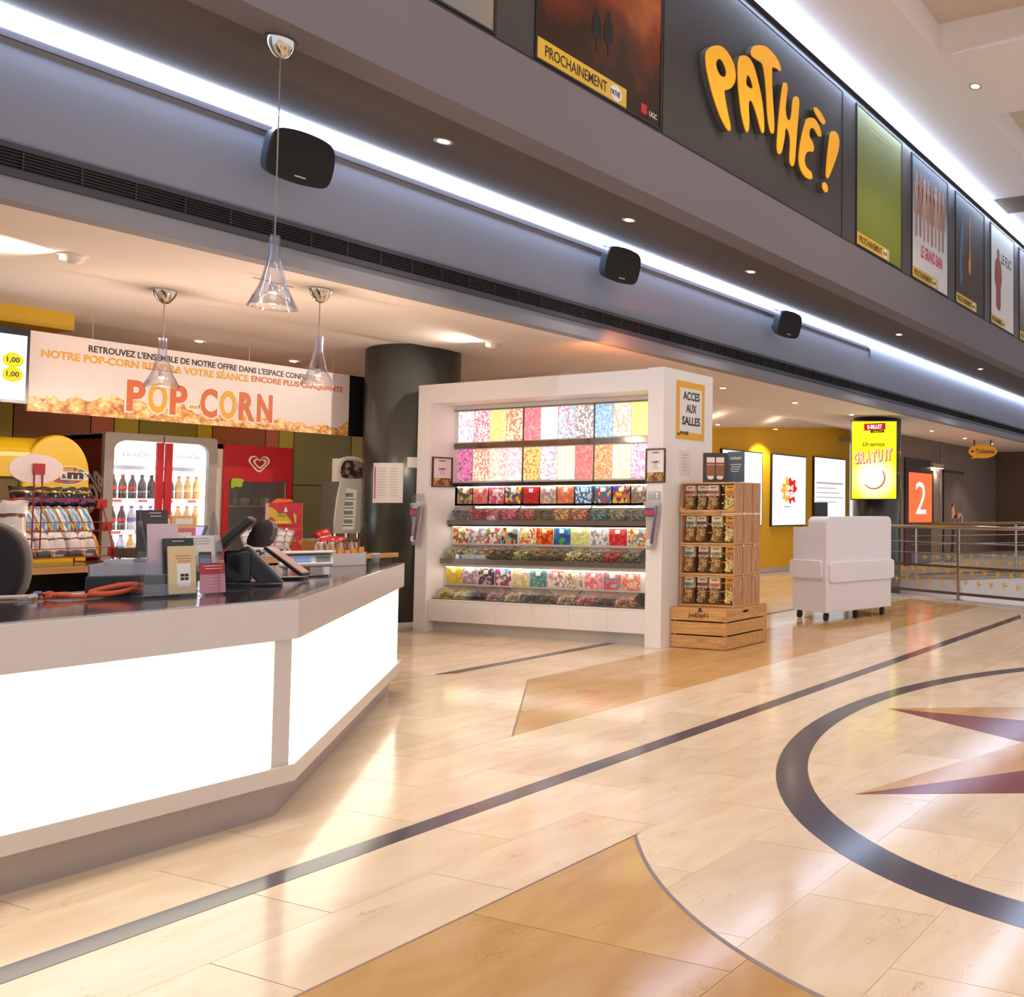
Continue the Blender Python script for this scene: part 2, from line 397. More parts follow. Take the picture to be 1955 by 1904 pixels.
# ---- low ceiling behind the bulkhead
b = MB(); b.box(-3, 27, YF + .12, 9.32, ZC, ZC + .3); struct(b.build('ceiling', m_ceil))
b = MB(); b.add([(-3, 9.32, ZC + .02), (8.6, 9.32, ZC + .02), (8.6, 11.7, 2.98), (-3, 11.7, 2.98), (-3, 9.32, ZC + .3), (8.6, 9.32, ZC + .3), (8.6, 11.7, ZC + .3), (-3, 11.7, ZC + .3)],
      [(0, 1, 2, 3), (4, 7, 6, 5), (0, 3, 7, 4), (1, 5, 6, 2), (0, 4, 5, 1), (3, 2, 6, 7)])
b.add([(8.6, 9.3, ZC), (19.6, 9.3, ZC), (19.6, 11.3, 3.40), (8.6, 11.3, 2.40), (8.6, 9.3, ZC + .4), (19.6, 9.3, ZC + .4), (19.6, 11.3, 3.7), (8.6, 11.3, 3.6)],
      [(0, 1, 2, 3), (4, 7, 6, 5), (0, 3, 7, 4), (1, 5, 6, 2), (0, 4, 5, 1), (3, 2, 6, 7)])
b.box(19.0, 27, 9.32, 12, ZC, ZC + .3)
struct(b.build('ceiling_rear', m_ceil))
# ---- bulkhead, soffit, beam, poster wall
b = MB(); b.box(-3, 27, YF, YF + .15, ZC - .001, ZS + .2); struct(b.build('wall_bulkhead', m_bulk))
b = MB(); b.box(-3, 27, YB + .05, YF + .1, ZS, ZS + .2); struct(b.build('ceiling_soffit', m_soff))
b = MB(); b.box(-3, 30, YB, YB + .3, ZS - .001, 4.905); struct(b.build('wall_beam', m_beam))
pw = MB(); pw.box(-3, 30, YB + .012, YB + .3, 4.905, ZU + .1); pw = struct(pw.build('wall_posters', m_dark))
b = MB(); b.box(-3, 30, YB - .004, YB + .012, 4.898, 4.912); b.build('sill_line', m_line, pw)
# ---- hall ceiling with three coffers
b = MB()
co = [(6.3, 9.75, 1.2, 4.42), (11.5, 14.0, 1.2, 4.42)]
xs = [-6, 6.3, 9.75, 11.5, 14.0, 30]
b.box(-6, 30, 4.42, YB + .02, ZU, ZU + .5)
b.box(-6, 30, -6, 1.2, ZU, ZU + .5)
for i in (0, 2, 4): b.box(xs[i], xs[i + 1], 1.2, 4.42, ZU, ZU + .5)
hc = struct(b.build('ceiling_hall', m_hall))
b = MB()
for x0, x1, y0, y1 in co: b.box(x0 - .1, x1 + .1, y0 - .1, y1 + .1, ZU + .42, ZU + .5)
b.build('coffer_top', mat('coffer_paint', (216, 200, 184), .85), hc)  # darker colour stands in for the shade inside the recesses
b = MB(); b.box(14.66, 15.43, 3.2, 5.53, ZU - .012, ZU + .02); b.build('air_grille', mat('air_grille_paint', (120, 104, 78), .6), hc)
# ---- rear walls
m_back = mat('rear_wall_olive', (120, 104, 22), .5)
bw = MB(); bw.box(-1, 8.6, 11.62, 11.8, 0, 3.3); bw = struct(bw.build('wall_rear', mat('rear_wall_dark', (64, 52, 30), .6)))
pals = [(112, 98, 10), (150, 128, 4), (92, 80, 8), (124, 66, 16), (156, 90, 12), (152, 76, 36)]
x = 3.2; seq = [(0, .52), (1, .12), (2, .42), (1, .10), (3, .55), (5, .18), (1, .2), (0, .5), (1, .14), (3, .52), (5, .14), (1, .16), (0, .66), (1, .16), (5, .12), (4, .5), (1, .2), (3, .5)]
for ci, w in seq:
    for z0, z1 in ((.02, 1.62), (1.63, 2.97)):
        b = MB(); b.box(x + .004, x + w - .004, 11.60, 11.625, z0, z1)
        b.build('wall_panel', mat('wall_panel_%d' % ci, pals[ci], .35), bw, bevel=.003)
    x += w
m_yel = mat('yellow_wall_paint', (230, 180, 16), .55)
b = MB(); b.box(12.2, 19.05, 11.08, 11.3, 0, 3.6); yw = struct(b.build('wall_yellow', m_yel))
b = MB(); b.box(12.2, 19.05, 11.064, 11.085, 0, .1); struct(b.build('baseboard_yellow', mat('skirting_grey', (196, 192, 190), .4)))
b = MB(); b.box(8.6, 12.2, 11.3, 11.5, 0, 3.6); struct(b.build('wall_link', mat('pink_wall', (190, 160, 148), .7)))
m_brown = mat('brown_wall_paint', (124, 110, 102), .6, noise=.05, nscale=1.5)
b = MB(); b.box(18.25, 24.9, 9.33, 9.5, -.0, ZC); wb = struct(b.build('wall_corridor', m_brown))
b = MB(); b.box(24.9, 25.1, 3.2, 9.5, -.0, ZC); struct(b.build('wall_end', mat('end_wall_paint', (104, 84, 70), .6, noise=.06, nscale=1.2)))
b = MB(); b.box(20.74, 20.82, 9.31, 9.34, 0, ZC); b.build('corner_bead', mat('bead_grey', (140, 128, 120), .5), wb)
# ---- columns
m_col = mat('column_grey_metal', (82, 84, 80), .25, metal=.5, spec=.5)
def column(cx, cy, r, z0, z1, label):
    e = empty('column', (cx, cy, z0), 0, label, 'column')
    b = MB(); b.lathe([(r, 0), (r, z1 - z0)], 64); o = b.build('shaft', m_col, e, smooth=False)
    for p in o.data.polygons: p.use_smooth = len(p.vertices) == 4
    if z0 >= 0:
        b = MB(); b.lathe([(r + .012, 0), (r + .012, .085), (r + .002, .09)], 64); o = b.build('base_ring', mat('skirting_cream', (226, 218, 200), .4), e)
        for p in o.data.polygons: p.use_smooth = len(p.vertices) == 4
    return e
column(6.893, 9.751, .46, 0, ZC + .07, 'thick grey metal column between the counter and the sweet stand')
column(15.2, 8.22, .475, -2.6, ZC, 'dark grey column in the stairwell carrying the yellow screen')
# ---- light strips and downlights
def strip(name, x0, x1, y0, y1, z0, z1, c, s, label):
    b = MB(); b.box(0, x1 - x0, y0, y1, z0, z1); o = b.build(name, glow(name + '_light', c, s), loc=(x0, 0, 0)); return tag(o, label, 'light')
strip('led_strip', -3, 27, YF - .085, YF - .045, ZS - .026, ZS - .002, (200, 220, 255), 36, 'long cool white light strip along the top of the grey bulkhead')
strip('led_strip', -3, 30, YB - .085, YB - .02, 6.975, 7.02, (225, 240, 255), 22, 'bright white light strip above the row of film posters')
m_hot = glow('downlight_glow', (255, 226, 190), 40); m_rim = mat('downlight_rim', (190, 180, 170), .3, metal=.7)
def downlight(x, y, z, label, power=70, r=.045, target=None, group=None, angle=95, soft=.04):
    e = empty('downlight', (x, y, z), 0, label, 'light', group)
    b = MB(); b.lathe([(r * 1.45, 0), (r * 1.4, -.006), (r, -.004)], 24, caps=False); b.build('rim', m_rim, e, smooth=True)
    b = MB(); b.lathe([(r, -.001), (r * .9, -.0035)], 20); b.build('lamp', m_hot, e)
    t = target or (x, y, 0); spot('downlight_beam', (0, 0, -.02), (t[0] - x, t[1] - y, t[2] - z), power, angle, parent=e, r=soft)
sl = ['nearest to the first loudspeaker', 'by the middle loudspeaker', 'between the middle and far loudspeakers', 'past the far loudspeaker', 'at the far end of the soffit']
for xx, l in zip((4.80, 6.78, 8.785, 12.8, 16.5), sl): downlight(xx, 6.52, ZS, 'recessed downlight in the brown soffit ' + l, 60, group='downlights in the soffit')
ll = ['just right of the sweet stand', 'in front of the yellow wall screens', 'beside the yellow column screen', 'first past the column screen', 'second past the column screen', 'beside the hanging toilets sign']
for (xx, yy), l in zip(((10.55, 8.31), (12.4, 8.28), (14.32, 8.3), (17.85, 8.25), (19.92, 8.29), (21.87, 8.31)), ll):
    downlight(xx, yy, ZC, 'recessed downlight in the low cream ceiling ' + l, 100, group='downlights in the low ceiling')
downlight(15.2, 10.62, 3.035, 'bright spotlight over the splashed wall screen on the yellow wall', 110, target=(15.4, 11.1, 1.2))
downlight(13.2, 10.5, 2.935, 'small spotlight beside the sweet stand near the yellow wall', 90)
downlight(10.62, 4.274, ZU, 'downlight in the high hall ceiling between two coffers', 185, .06, group='downlights in the hall ceiling', angle=120, soft=.3)
for xx, yy, l in ((3.42, 8.387, 'above the popcorn banner'), (6.84, 8.458, 'beside the thick grey column')):
    e = empty('eyeball_spotlight', (xx, yy, ZC), 0, 'white eyeball spotlight in the low ceiling ' + l, 'light', 'eyeball spotlights')
    b = MB(); b.lathe([(.085, 0), (.08, -.012), (.06, -.014)], 24, caps=False); b.build('rim', mat('spot_white', (228, 214, 204), .4), e, smooth=True)
    b = MB(); b.lathe([(.062, 0), (.062, -.015), (.052, -.045), (.03, -.062), (0.002, -.066)], 24, caps=False); b.build('eyeball', mat('spot_white'), e, smooth=True)
    b = MB(); b.lathe([(.02, -.003), (.02, .003)], 16); b.build('lens', glow('spot_lens', (255, 225, 190), 30), e, rot=(0, R(-78), 0), loc=(-.062, 0, -.03))
    spot('spot_beam', (-.075, 0, -.03), (-1.0, .5, -.45), 110, 130, parent=e, r=.02)
for xx, yy, zz, l in ((5.364, 10.769, 3.054, 'behind the middle of the popcorn banner'), (6.387, 11.03, 3.032, 'behind the right end of the popcorn banner')):  # fixtures are dark; their glow and beam are added to brighten the back
    downlight(xx, yy, zz, 'small downlight in the rear ceiling ' + l, 26, .03, target=(xx, yy - .35, 0), group='downlights in the rear ceiling', angle=140)
# ---- unseen downlights added to light the hall, beyond the one in view
b = MB(); b.box(-3, 30, YB - .045, YB + .012, 6.955, 6.972); b.build('light_ledge', m_dark, pw)  # added ledge under the strip, keeps its light off the wall below
for i, yy in enumerate((4.274, .6, -2.6)):
    for j, xx in enumerate((-.6, 2.2, 5.0, 7.8)):
        downlight(xx, yy, ZU, 'downlight in the high hall ceiling, %s row from the poster wall, %s from the left' % (ORD[i], ORD[j]), 185, .06, group='downlights in the hall ceiling', angle=120, soft=.3)
# ================================================================== POSTERS AND SIGN
m_glassprint = {}
def printmat(name, build):
    if name in MATS: return MATS[name]
    m = bpy.data.materials.new(name); m.use_nodes = True; MATS[name] = m
    nt = m.node_tree; b = nt.nodes['Principled BSDF']; b.inputs['Roughness'].default_value = .3; b.inputs['Specular IOR Level'].default_value = .3
    tc = nt.nodes.new('ShaderNodeTexCoord'); col = build(nt, tc.outputs['Generated']); nt.links.new(col, b.inputs['Base Color']); return m
def blend(nt, coord, cols, axis=2, scale=3.0, amt=.35, rot=(0, 0, 0)):
    """soft printed gradient with cloudy variation"""
    N = nt.nodes.new; L = nt.links.new
    n = N('ShaderNodeTexNoise'); n.inputs['Scale'].default_value = scale; n.inputs['Detail'].default_value = 4; L(coord, n.inputs['Vector'])
    s = N('ShaderNodeSeparateXYZ'); L(coord, s.inputs[0])
    a = N('ShaderNodeMath'); a.operation = 'MULTIPLY_ADD'; a.inputs[1].default_value = amt; L(n.outputs['Fac'], a.inputs[0]); L(s.outputs[axis], a.inputs[2])
    a2 = N('ShaderNodeMath'); a2.operation = 'SUBTRACT'; a2.inputs[1].default_value = amt / 2; L(a.outputs[0], a2.inputs[0])
    r = N('ShaderNodeValToRGB'); el = r.color_ramp.elements
    while len(el) < len(cols): el.new(.5)
    for i, c in enumerate(cols): el[i].position = i / (len(cols) - 1)
    for i, c in enumerate(cols): el[i].color = lin(c)
    L(a2.outputs[0], r.inputs[0]); return r.outputs[0]
m_tape = mat('yellow_print', (224, 180, 60), .35); m_ink = mat('black_ink', (40, 34, 30), .5); m_frame = mat('poster_frame', (30, 28, 28), .4)
m_white = mat('white_print', (228, 224, 222), .5); m_redink = mat('red_ink', (190, 30, 36), .5)
POST = []
def poster(x0, x1, m, label, tape=None, tapew=.95):
    e = empty('film_poster', (x0, YB + .012, 4.945), 0, label, 'poster', 'film posters on the upper wall'); w = x1 - x0; h = 1.915
    b = MB()
    for a in ((-.02, 0, 0, h), (w, w + .02, 0, h), (-.02, w + .02, h, h + .02), (-.02, w + .02, -.02, 0)): b.box(a[0], a[1], -.014, 0, a[2], a[3])
    b.build('frame', m_frame, e)
    b = MB(); b.box(0, w, -.006, 0, 0, h); b.build('print', m, e)
    if tape:
        t = MB(); t.box(.0, tapew, -.008, -.005, .0, .175); t = t.build('banner_strip', m_tape, e)
        text('PROCHAINEMENT', t, tapew * .42, -.0085, .09, tapew * .68, .095, m_ink, .006)
        b = MB(); b.lathe([(.07, 0), (.07, .002)], 20); b.build('badge', m_white, t, loc=(tapew * .87, -.008, .085), rot=(R(90), 0, 0))
        text('PATHÉ', t, tapew * .86, -.0108, .088, .11, .06, m_ink, .01, .1)
    POST.append(e); return e
e = poster(3.30, 4.65, printmat('print_sand', lambda nt, c: blend(nt, c, [(196, 160, 130), (120, 128, 138), (150, 140, 130)], 0)), 'cropped film poster with a pale figure at the top edge of the photo')
e = poster(5.037, 6.41, printmat('print_embers', lambda nt, c: blend(nt, c, [(52, 38, 30), (56, 36, 28), (120, 52, 28), (196, 104, 42), (130, 64, 32), (50, 36, 28)], 2, 4, .6)), 'dark orange film poster with two small dark figures', True)
for dx in (.60, .73):
    s_ = [(0, .0), (.012, .10), (.05, .14), (.045, .30), (.02, .34), (.012, .40), (-.012, .40), (-.02, .34), (-.045, .30), (-.05, .14), (-.012, .10)]
    obj('silhouette', fill([smoothpoly(s_, 3)], .003), mat('silhouette_ink', (20, 12, 10), .5), e, (dx, -.006, .34 + (dx - .6) * .25))
b = MB(); b.box(0, .07, -.004, 0, 0, .09); b.build('logo_red', m_redink, e, loc=(1.13, -.006, .05))
text('UGC', e, 1.285, -.006, .085, .1, .05, m_white, .01)
e = poster(10.135, 11.47, printmat('print_green', lambda nt, c: blend(nt, c, [(116, 128, 44), (136, 148, 56), (130, 142, 70), (150, 160, 112)], 2, 2, .2)), 'plain green film poster with a yellow banner strip at its foot', True)
for i, w_ in enumerate((.86, .62)):
    b = MB(); b.box(-w_ / 2, w_ / 2, -.002, 0, -.008, .008); b.build('print_line', mat('pale_ink', (176, 188, 140), .5), e, loc=(.66, -.006, 1.78 - i * .06))
e = poster(11.843, 13.19, printmat('print_bath', lambda nt, c: blend(nt, c, [(226, 224, 224), (222, 220, 222), (196, 196, 204), (110, 118, 132), (86, 92, 104)], 2, 2, .1)), 'white and blue film poster with a row of standing people', True)
for i in range(8):
    fx = .14 + i * .145; s_ = [(-.03, 0), (.03, 0), (.035, .3), (.07, .36), (.075, .55), (.09, .78), (.05, .84), (.03, .87), (.04, .93), (.02, .98), (-.02, .98), (-.04, .93), (-.03, .87), (-.05, .84), (-.09, .78), (-.075, .55), (-.07, .36), (-.035, .3)]
    obj('figure', fill([smoothpoly(s_, 2)], .003), mat('figure_ink_%d' % (i % 3), [(170, 128, 106), (150, 112, 92), (182, 144, 120)][i % 3], .5), e, (fx, -.006, .68 + .03 * (i % 2)))
text('LE GRAND BAIN', e, .72, -.006, .48, .82, .2, m_redink, .02)
e = poster(13.557, 14.895, printmat('print_night', lambda nt, c: blend(nt, c, [(44, 40, 40), (58, 44, 38), (66, 50, 42), (60, 66, 78), (80, 86, 92)], 2, 3, .3)), 'dark film poster with a thin golden drip and blue streaks', True)
obj('golden_drip', fill([smoothpoly([(0, 0), (.05, .06), (.06, .2), (.03, .42), (.015, .8), (.02, 1.0), (-.01, 1.05), (-.02, .8), (-.01, .4), (-.05, .2), (-.045, .06)], 3)], .003), mat('gold_ink', (206, 140, 40), .4), e, (.62, -.006, .62))
obj('blue_streak', fill([smoothpoly([(0, 0), (.1, .1), (.06, .5), (.12, .9), (.05, 1.2), (0, .9), (-.03, .5), (-.04, .2)], 3)], .003), mat('blue_ink', (66, 92, 130), .4), e, (.2, -.006, .32))
e = poster(15.26, 16.57, printmat('print_white', lambda nt, c: blend(nt, c, [(228, 222, 216), (220, 216, 214), (190, 198, 196)], 2, 2, .15)), 'white film poster with one figure in red', True, .8)
obj('figure', fill([smoothpoly([(-.1, 0), (.12, 0), (.14, .4), (.2, .6), (.15, .9), (.06, .98), (.07, 1.1), (0, 1.18), (-.07, 1.1), (-.06, .98), (-.16, .9), (-.2, .55), (-.12, .35)], 3)], .003), mat('red_figure_ink', (140, 62, 52), .5), e, (.4, -.006, .35))
text('LE FLIC', e, .86, -.006, 1.38, .6, .2, m_ink, .015, .1)
poster(16.95, 18.28, printmat('print_slate', lambda nt, c: blend(nt, c, [(60, 50, 46), (120, 116, 112), (170, 168, 166), (110, 110, 112)], 2, 3, .3)), 'grey film poster at the far right end of the row', True)
# wide joint lines of the sign panel
for xx in (6.45, 9.757):
    b = MB(); b.box(xx - .006, xx + .006, YB + .006, YB + .013, 4.91, 6.862); b.build('joint', m_line, pw)
b = MB(); b.box(-3, 9.757, YB + .006, YB + .013, 6.857, 6.867); b.build('joint', m_line, pw)
sg = empty('cinema_sign', (0, YB + .012, 0), 0, 'large raised golden PATHÉ! letters on the dark upper wall', 'sign')
m_gold = mat('sign_gold', (236, 166, 24), .45, emit=(236, 166, 24), es=.4); m_side = mat('sign_side', (92, 86, 78), .45)  # gold is given a glow of its own to brighten the letters
LETTERS = [
    ('P', [[(6.956, 5.896), (6.965, 5.956), (7.01, 6.02), (7.074, 6.075), (7.149, 6.117), (7.217, 6.132), (7.285, 6.12), (7.355, 6.084), (7.407, 6.025), (7.428, 5.938), (7.414, 5.858), (7.371, 5.786), (7.312, 5.732), (7.25, 5.69), (7.255, 5.635), (7.276, 5.567), (7.307, 5.478), (7.338, 5.401), (7.355, 5.344), (7.344, 5.303), (7.31, 5.299), (7.26, 5.33), (7.201, 5.381), (7.133, 5.464), (7.065, 5.572), (7.006, 5.695), (6.967, 5.801)], [(7.111, 5.91), (7.133, 5.959), (7.171, 5.989), (7.219, 5.984), (7.259, 5.945), (7.279, 5.904), (7.27, 5.858), (7.241, 5.831), (7.193, 5.817), (7.155, 5.83), (7.125, 5.86)], ]),
    ('A', [[(7.468, 5.996), (7.473, 6.091), (7.496, 6.168), (7.537, 6.209), (7.599, 6.236), (7.662, 6.239), (7.727, 6.204), (7.783, 6.123), (7.839, 6.014), (7.886, 5.899), (7.917, 5.776), (7.935, 5.646), (7.936, 5.551), (7.919, 5.521), (7.892, 5.525), (7.853, 5.584), (7.813, 5.661), (7.757, 5.745), (7.713, 5.786), (7.681, 5.785), (7.66, 5.755), (7.657, 5.687), (7.667, 5.584), (7.665, 5.476), (7.641, 5.415), (7.613, 5.421), (7.576, 5.478), (7.533, 5.578), (7.5, 5.722), (7.475, 5.868)], [(7.608, 5.958), (7.617, 6.016), (7.638, 6.046), (7.676, 6.038), (7.709, 5.999), (7.727, 5.954), (7.717, 5.929), (7.668, 5.917), (7.632, 5.916), (7.61, 5.932)], ]),
    ('T', [[(7.693, 6.328), (7.713, 6.38), (7.756, 6.429), (7.843, 6.48), (7.954, 6.522), (8.068, 6.52), (8.162, 6.491), (8.221, 6.45), (8.241, 6.396), (8.223, 6.377), (8.175, 6.377), (8.105, 6.361), (8.076, 6.335), (8.072, 6.25), (8.079, 6.099), (8.101, 5.914), (8.119, 5.782), (8.124, 5.672), (8.111, 5.603), (8.083, 5.585), (8.048, 5.612), (8.018, 5.682), (7.993, 5.809), (7.974, 5.994), (7.948, 6.162), (7.913, 6.269), (7.879, 6.3), (7.824, 6.296), (7.747, 6.289), (7.704, 6.294)], ]),
    ('H', [[(8.285, 6.231), (8.303, 6.273), (8.344, 6.295), (8.371, 6.28), (8.377, 6.225), (8.359, 6.116), (8.344, 5.994), (8.357, 5.915), (8.387, 5.877), (8.424, 5.883), (8.455, 5.929), (8.472, 6.008), (8.483, 6.1), (8.506, 6.184), (8.543, 6.225), (8.589, 6.236), (8.617, 6.198), (8.609, 6.055), (8.587, 5.869), (8.569, 5.716), (8.554, 5.564), (8.538, 5.441), (8.514, 5.381), (8.482, 5.365), (8.444, 5.391), (8.438, 5.474), (8.446, 5.579), (8.439, 5.691), (8.401, 5.754), (8.36, 5.765), (8.341, 5.736), (8.33, 5.646), (8.301, 5.534), (8.269, 5.443), (8.233, 5.408), (8.198, 5.415), (8.183, 5.486), (8.194, 5.631), (8.215, 5.824), (8.24, 6.005), (8.262, 6.128)], ]),
    ('E', [[(9.112, 5.993), (9.095, 5.971), (9.049, 5.959), (8.993, 5.989), (8.947, 6.007), (8.898, 5.997), (8.859, 5.962), (8.841, 5.903), (8.86, 5.858), (8.914, 5.828), (8.945, 5.78), (8.929, 5.714), (8.876, 5.695), (8.81, 5.663), (8.763, 5.61), (8.746, 5.537), (8.768, 5.479), (8.826, 5.456), (8.893, 5.444), (8.918, 5.401), (8.902, 5.365), (8.841, 5.343), (8.762, 5.343), (8.684, 5.38), (8.639, 5.437), (8.625, 5.519), (8.641, 5.643), (8.678, 5.79), (8.727, 5.929), (8.778, 6.04), (8.843, 6.098), (8.923, 6.13), (9.005, 6.123), (9.074, 6.077)], ]),
    ('acc', [[(8.954, 6.275), (8.989, 6.291), (9.058, 6.284), (9.142, 6.252), (9.199, 6.207), (9.185, 6.17), (9.143, 6.149), (9.073, 6.168), (8.99, 6.208), (8.949, 6.243)], ]),
    ('bang', [[(9.315, 6.078), (9.343, 6.132), (9.401, 6.169), (9.46, 6.178), (9.514, 6.153), (9.539, 6.084), (9.517, 5.964), (9.45, 5.811), (9.364, 5.653), (9.294, 5.533), (9.26, 5.508), (9.231, 5.525), (9.235, 5.619), (9.256, 5.782), (9.288, 5.95)], ]),
    ('dot', [[(9.154, 5.397), (9.176, 5.423), (9.224, 5.43), (9.261, 5.405), (9.273, 5.363), (9.254, 5.328), (9.217, 5.312), (9.174, 5.328), (9.149, 5.357)], ]),
]
for nm, outs in LETTERS:
    me = fill([smoothpoly(o_, 3) for o_ in outs], .012); f_ = obj('letter', me, m_gold, sg, (0, -.075, 0))
    me = fill([smoothpoly(o_, 3) for o_ in outs], .067); obj('letter_return', me, m_side, f_, (0, .070, 0))
# ================================================================== BULKHEAD FITTINGS
gr = empty('ventilation_grille', (0, YF, 3.29), 0, 'long black slotted ventilation grille along the grey bulkhead', 'grille')
m_black = mat('grille_black', (24, 24, 27), .5); m_slat = mat('grille_slat', (50, 50, 56), .45)
b = MB(); b.box(-3, 27, -.004, 0, .02, .18); b.build('backing', m_black, gr)
for z0, z1 in ((0, .045), (.165, .2)):
    b = MB(); b.box(-3, 27, -.03, 0, z0, z1); b.build('frame_bar', mat('grille_frame', (66, 66, 74), .5), gr)
for k in range(6):
    b = MB(); b.mbox(Matrix.Translation((12, -.018, .055 + k * .02)) @ Matrix.Rotation(R(35), 4, 'X'), 15, .009, .0022); b.build('slat', m_slat, gr)
me = MB().box(-.003, .003, -.024, 0, .045, .165).mesh('divider')
for k in range(50): obj('divider', me, m_slat, gr, (2.45 + .262 * k, 0, 0))
pp = MB(); pp.box(-3, 13.06, YF - .02, YF, 4.112, 4.155); pp.tube([(13.02, YF - .012, 4.14), (13.08, YF - .012, 4.12), (13.1, YF - .012, 4.07), (13.1, YF - .012, 3.98)], .012, 10)
tag(pp.build('cable_trunking', mat('conduit_grey', (96, 88, 92), .5)), 'thin grey cable trunking running below the bulkhead light strip', 'trunking')
def speaker(x, z, rz, label, sc=1.0):
    e = empty('loudspeaker', (x, YF - .25, z), rz, label, 'speaker', 'loudspeakers on the bulkhead')
    fr = smoothpoly([(-.2, -.15), (-.08, -.185), (.08, -.185), (.19, -.15), (.215, 0), (.19, .14), (.08, .185), (-.08, .185), (-.19, .14), (-.215, 0)], 4)
    fr = [(a * .97, c_ * .98) for a, c_ in fr]
    prof = [(-.10, 1.0), (-.05, 1.0), (.0, .95), (.07, .75), (.11, .5), (.13, .25)]
    T = Matrix.Rotation(R(14), 4, 'X'); n = len(fr); vs = []; fs = []
    for y_, k in prof: vs += [T @ Vector((a * k, y_, c_ * k)) for a, c_ in fr]
    for i in range(len(prof) - 1):
        for j in range(n): fs.append((i * n + j, i * n + (j + 1) % n, (i + 1) * n + (j + 1) % n, (i + 1) * n + j))
    fs.append(tuple(range((len(prof) - 1) * n, len(prof) * n)))
    b = MB().add(vs, fs); b.build('cabinet', mat('speaker_shell', (56, 64, 74), .45), e, smooth=True)
    vs = [T @ Vector((a * .97, -.112, c_ * .97)) for a, c_ in fr] + [T @ Vector((a, -.098, c_)) for a, c_ in fr]
    b = MB().add(vs, [tuple(range(n))] + [(j, (j + 1) % n, n + (j + 1) % n, n + j) for j in range(n)]); g = b.build('grille', mat('speaker_mesh', (20, 18, 17), .7, bump=.2, bscale=400), e)
    b = MB(); b.mbox(T @ Matrix.Translation((0, -.1145, -.135)), .035, .002, .005); b.build('badge', mat('badge_silver', (190, 188, 184), .3, metal=.8), g)
    b = MB(); b.tube([(-.02, .08, .1), (-.04, .09, .19), (-.07, .14, .215)], .012, 8)
    b.tube([(0, .1, 0), (0, .245, 0)], .03, 10); b.build('bracket', mat('bracket_steel', (150, 160, 170), .3, metal=.8), e, smooth=False)
speaker(4.02, 3.90, R(-4), 'black wall loudspeaker nearest to the camera beside the long pendant cord')
speaker(7.12, 3.95, R(-8), 'black wall loudspeaker in the middle of the bulkhead')
speaker(10.22, 3.95, R(-12), 'black wall loudspeaker farthest along the bulkhead')
# ---- pendant lamps
m_glass = clear('lamp_glass', (250, 250, 255), .0, .8, .04, (235, 238, 245)); m_chrome = mat('chrome', (225, 220, 212), .1, metal=1.0)
def pendant(x, y, ztop, zneck, zrim, rr, label, canopy=True, power=30):
    e = empty('pendant_lamp', (x, y, ztop), 0, label, 'lamp', 'glass cone pendant lamps'); H = ztop - zneck
    if canopy:
        b = MB(); b.lathe([(.082, 0), (.08, -.015), (.062, -.06), (.035, -.105), (.012, -.118)], 28); b.build('ceiling_cup', m_chrome, e, smooth=True)
    b = MB(); b.tube([(0, 0, -.0), (0, 0, -H - .1)], .0035, 6); b.build('cord', mat('cord_grey', (150, 140, 126), .5), e)
    h = zneck - zrim; b = MB(); z0 = -H
    b.lathe([(.028, z0), (.028, z0 - h * .28), (.034, z0 - h * .36), (rr * .55, z0 - h * .70), (rr, z0 - h), (rr - .003, z0 - h), (rr * .55 - .004, z0 - h * .70), (.030, z0 - h * .37), (.024, z0 - h * .3), (.024, z0)], 40, caps=False)
    g = b.build('glass_cone', m_glass, e, smooth=True)
    b = MB(); b.lathe([(.02, z0 - h * .70), (.024, z0 - h * .80), (.05, z0 - h * .82), (.075, z0 - h * .88), (rr * .82, z0 - h * .985)], 32, caps=False); b.build('inner_bell', clear('bell_glass', (255, 250, 240), .004, .7, .05, (240, 232, 222)), e, smooth=True)
    b = MB(); b.lathe([(.016, z0 - h * .66), (.02, z0 - h * .68), (.02, z0 - h * .8), (.016, z0 - h * .82)], 14); b.build('lamp_holder', mat('holder_white', (232, 228, 222), .4), e, smooth=True)
    b = MB(); b.lathe([(.003, z0 - h * .90), (.014, z0 - h * .88), (.016, z0 - h * .85), (.012, z0 - h * .825)], 12); b.build('bulb', glow('pendant_bulb', (255, 236, 214), 1.2), e, smooth=True)  # glow added to a bulb that is off
    d = bpy.data.lights.new('pendant_light', 'POINT'); d.energy = power; d.color = lin((255, 232, 208))[:3]; d.shadow_soft_size = .015; lo = bpy.data.objects.new('pendant_light', d); COL.objects.link(lo); lo.parent = e; lo.location = (0, 0, z0 - h * 1.02)  # added light below the rim; the pendants themselves are unlit
    b = MB(); b.tube([(-.11, 0, z0 - h * .645), (.11, 0, z0 - h * .66)], .003, 6); b.build('rod', mat('rod_dark', (70, 64, 60), .4, metal=.6), e)
PEND = []
pendant(3.385, 6.06, ZS, 3.02, 2.568, .125, 'clear glass cone pendant on a long cord in front of the grille')
pendant(4.665, 7.74, ZC, 2.76, 2.342, .118, 'clear glass cone pendant with a chrome cup in front of the banner right side')
pendant(4.238, 9.0, ZC, 2.745, 2.335, .118, 'clear glass cone pendant hanging over the word POP-CORN', True)
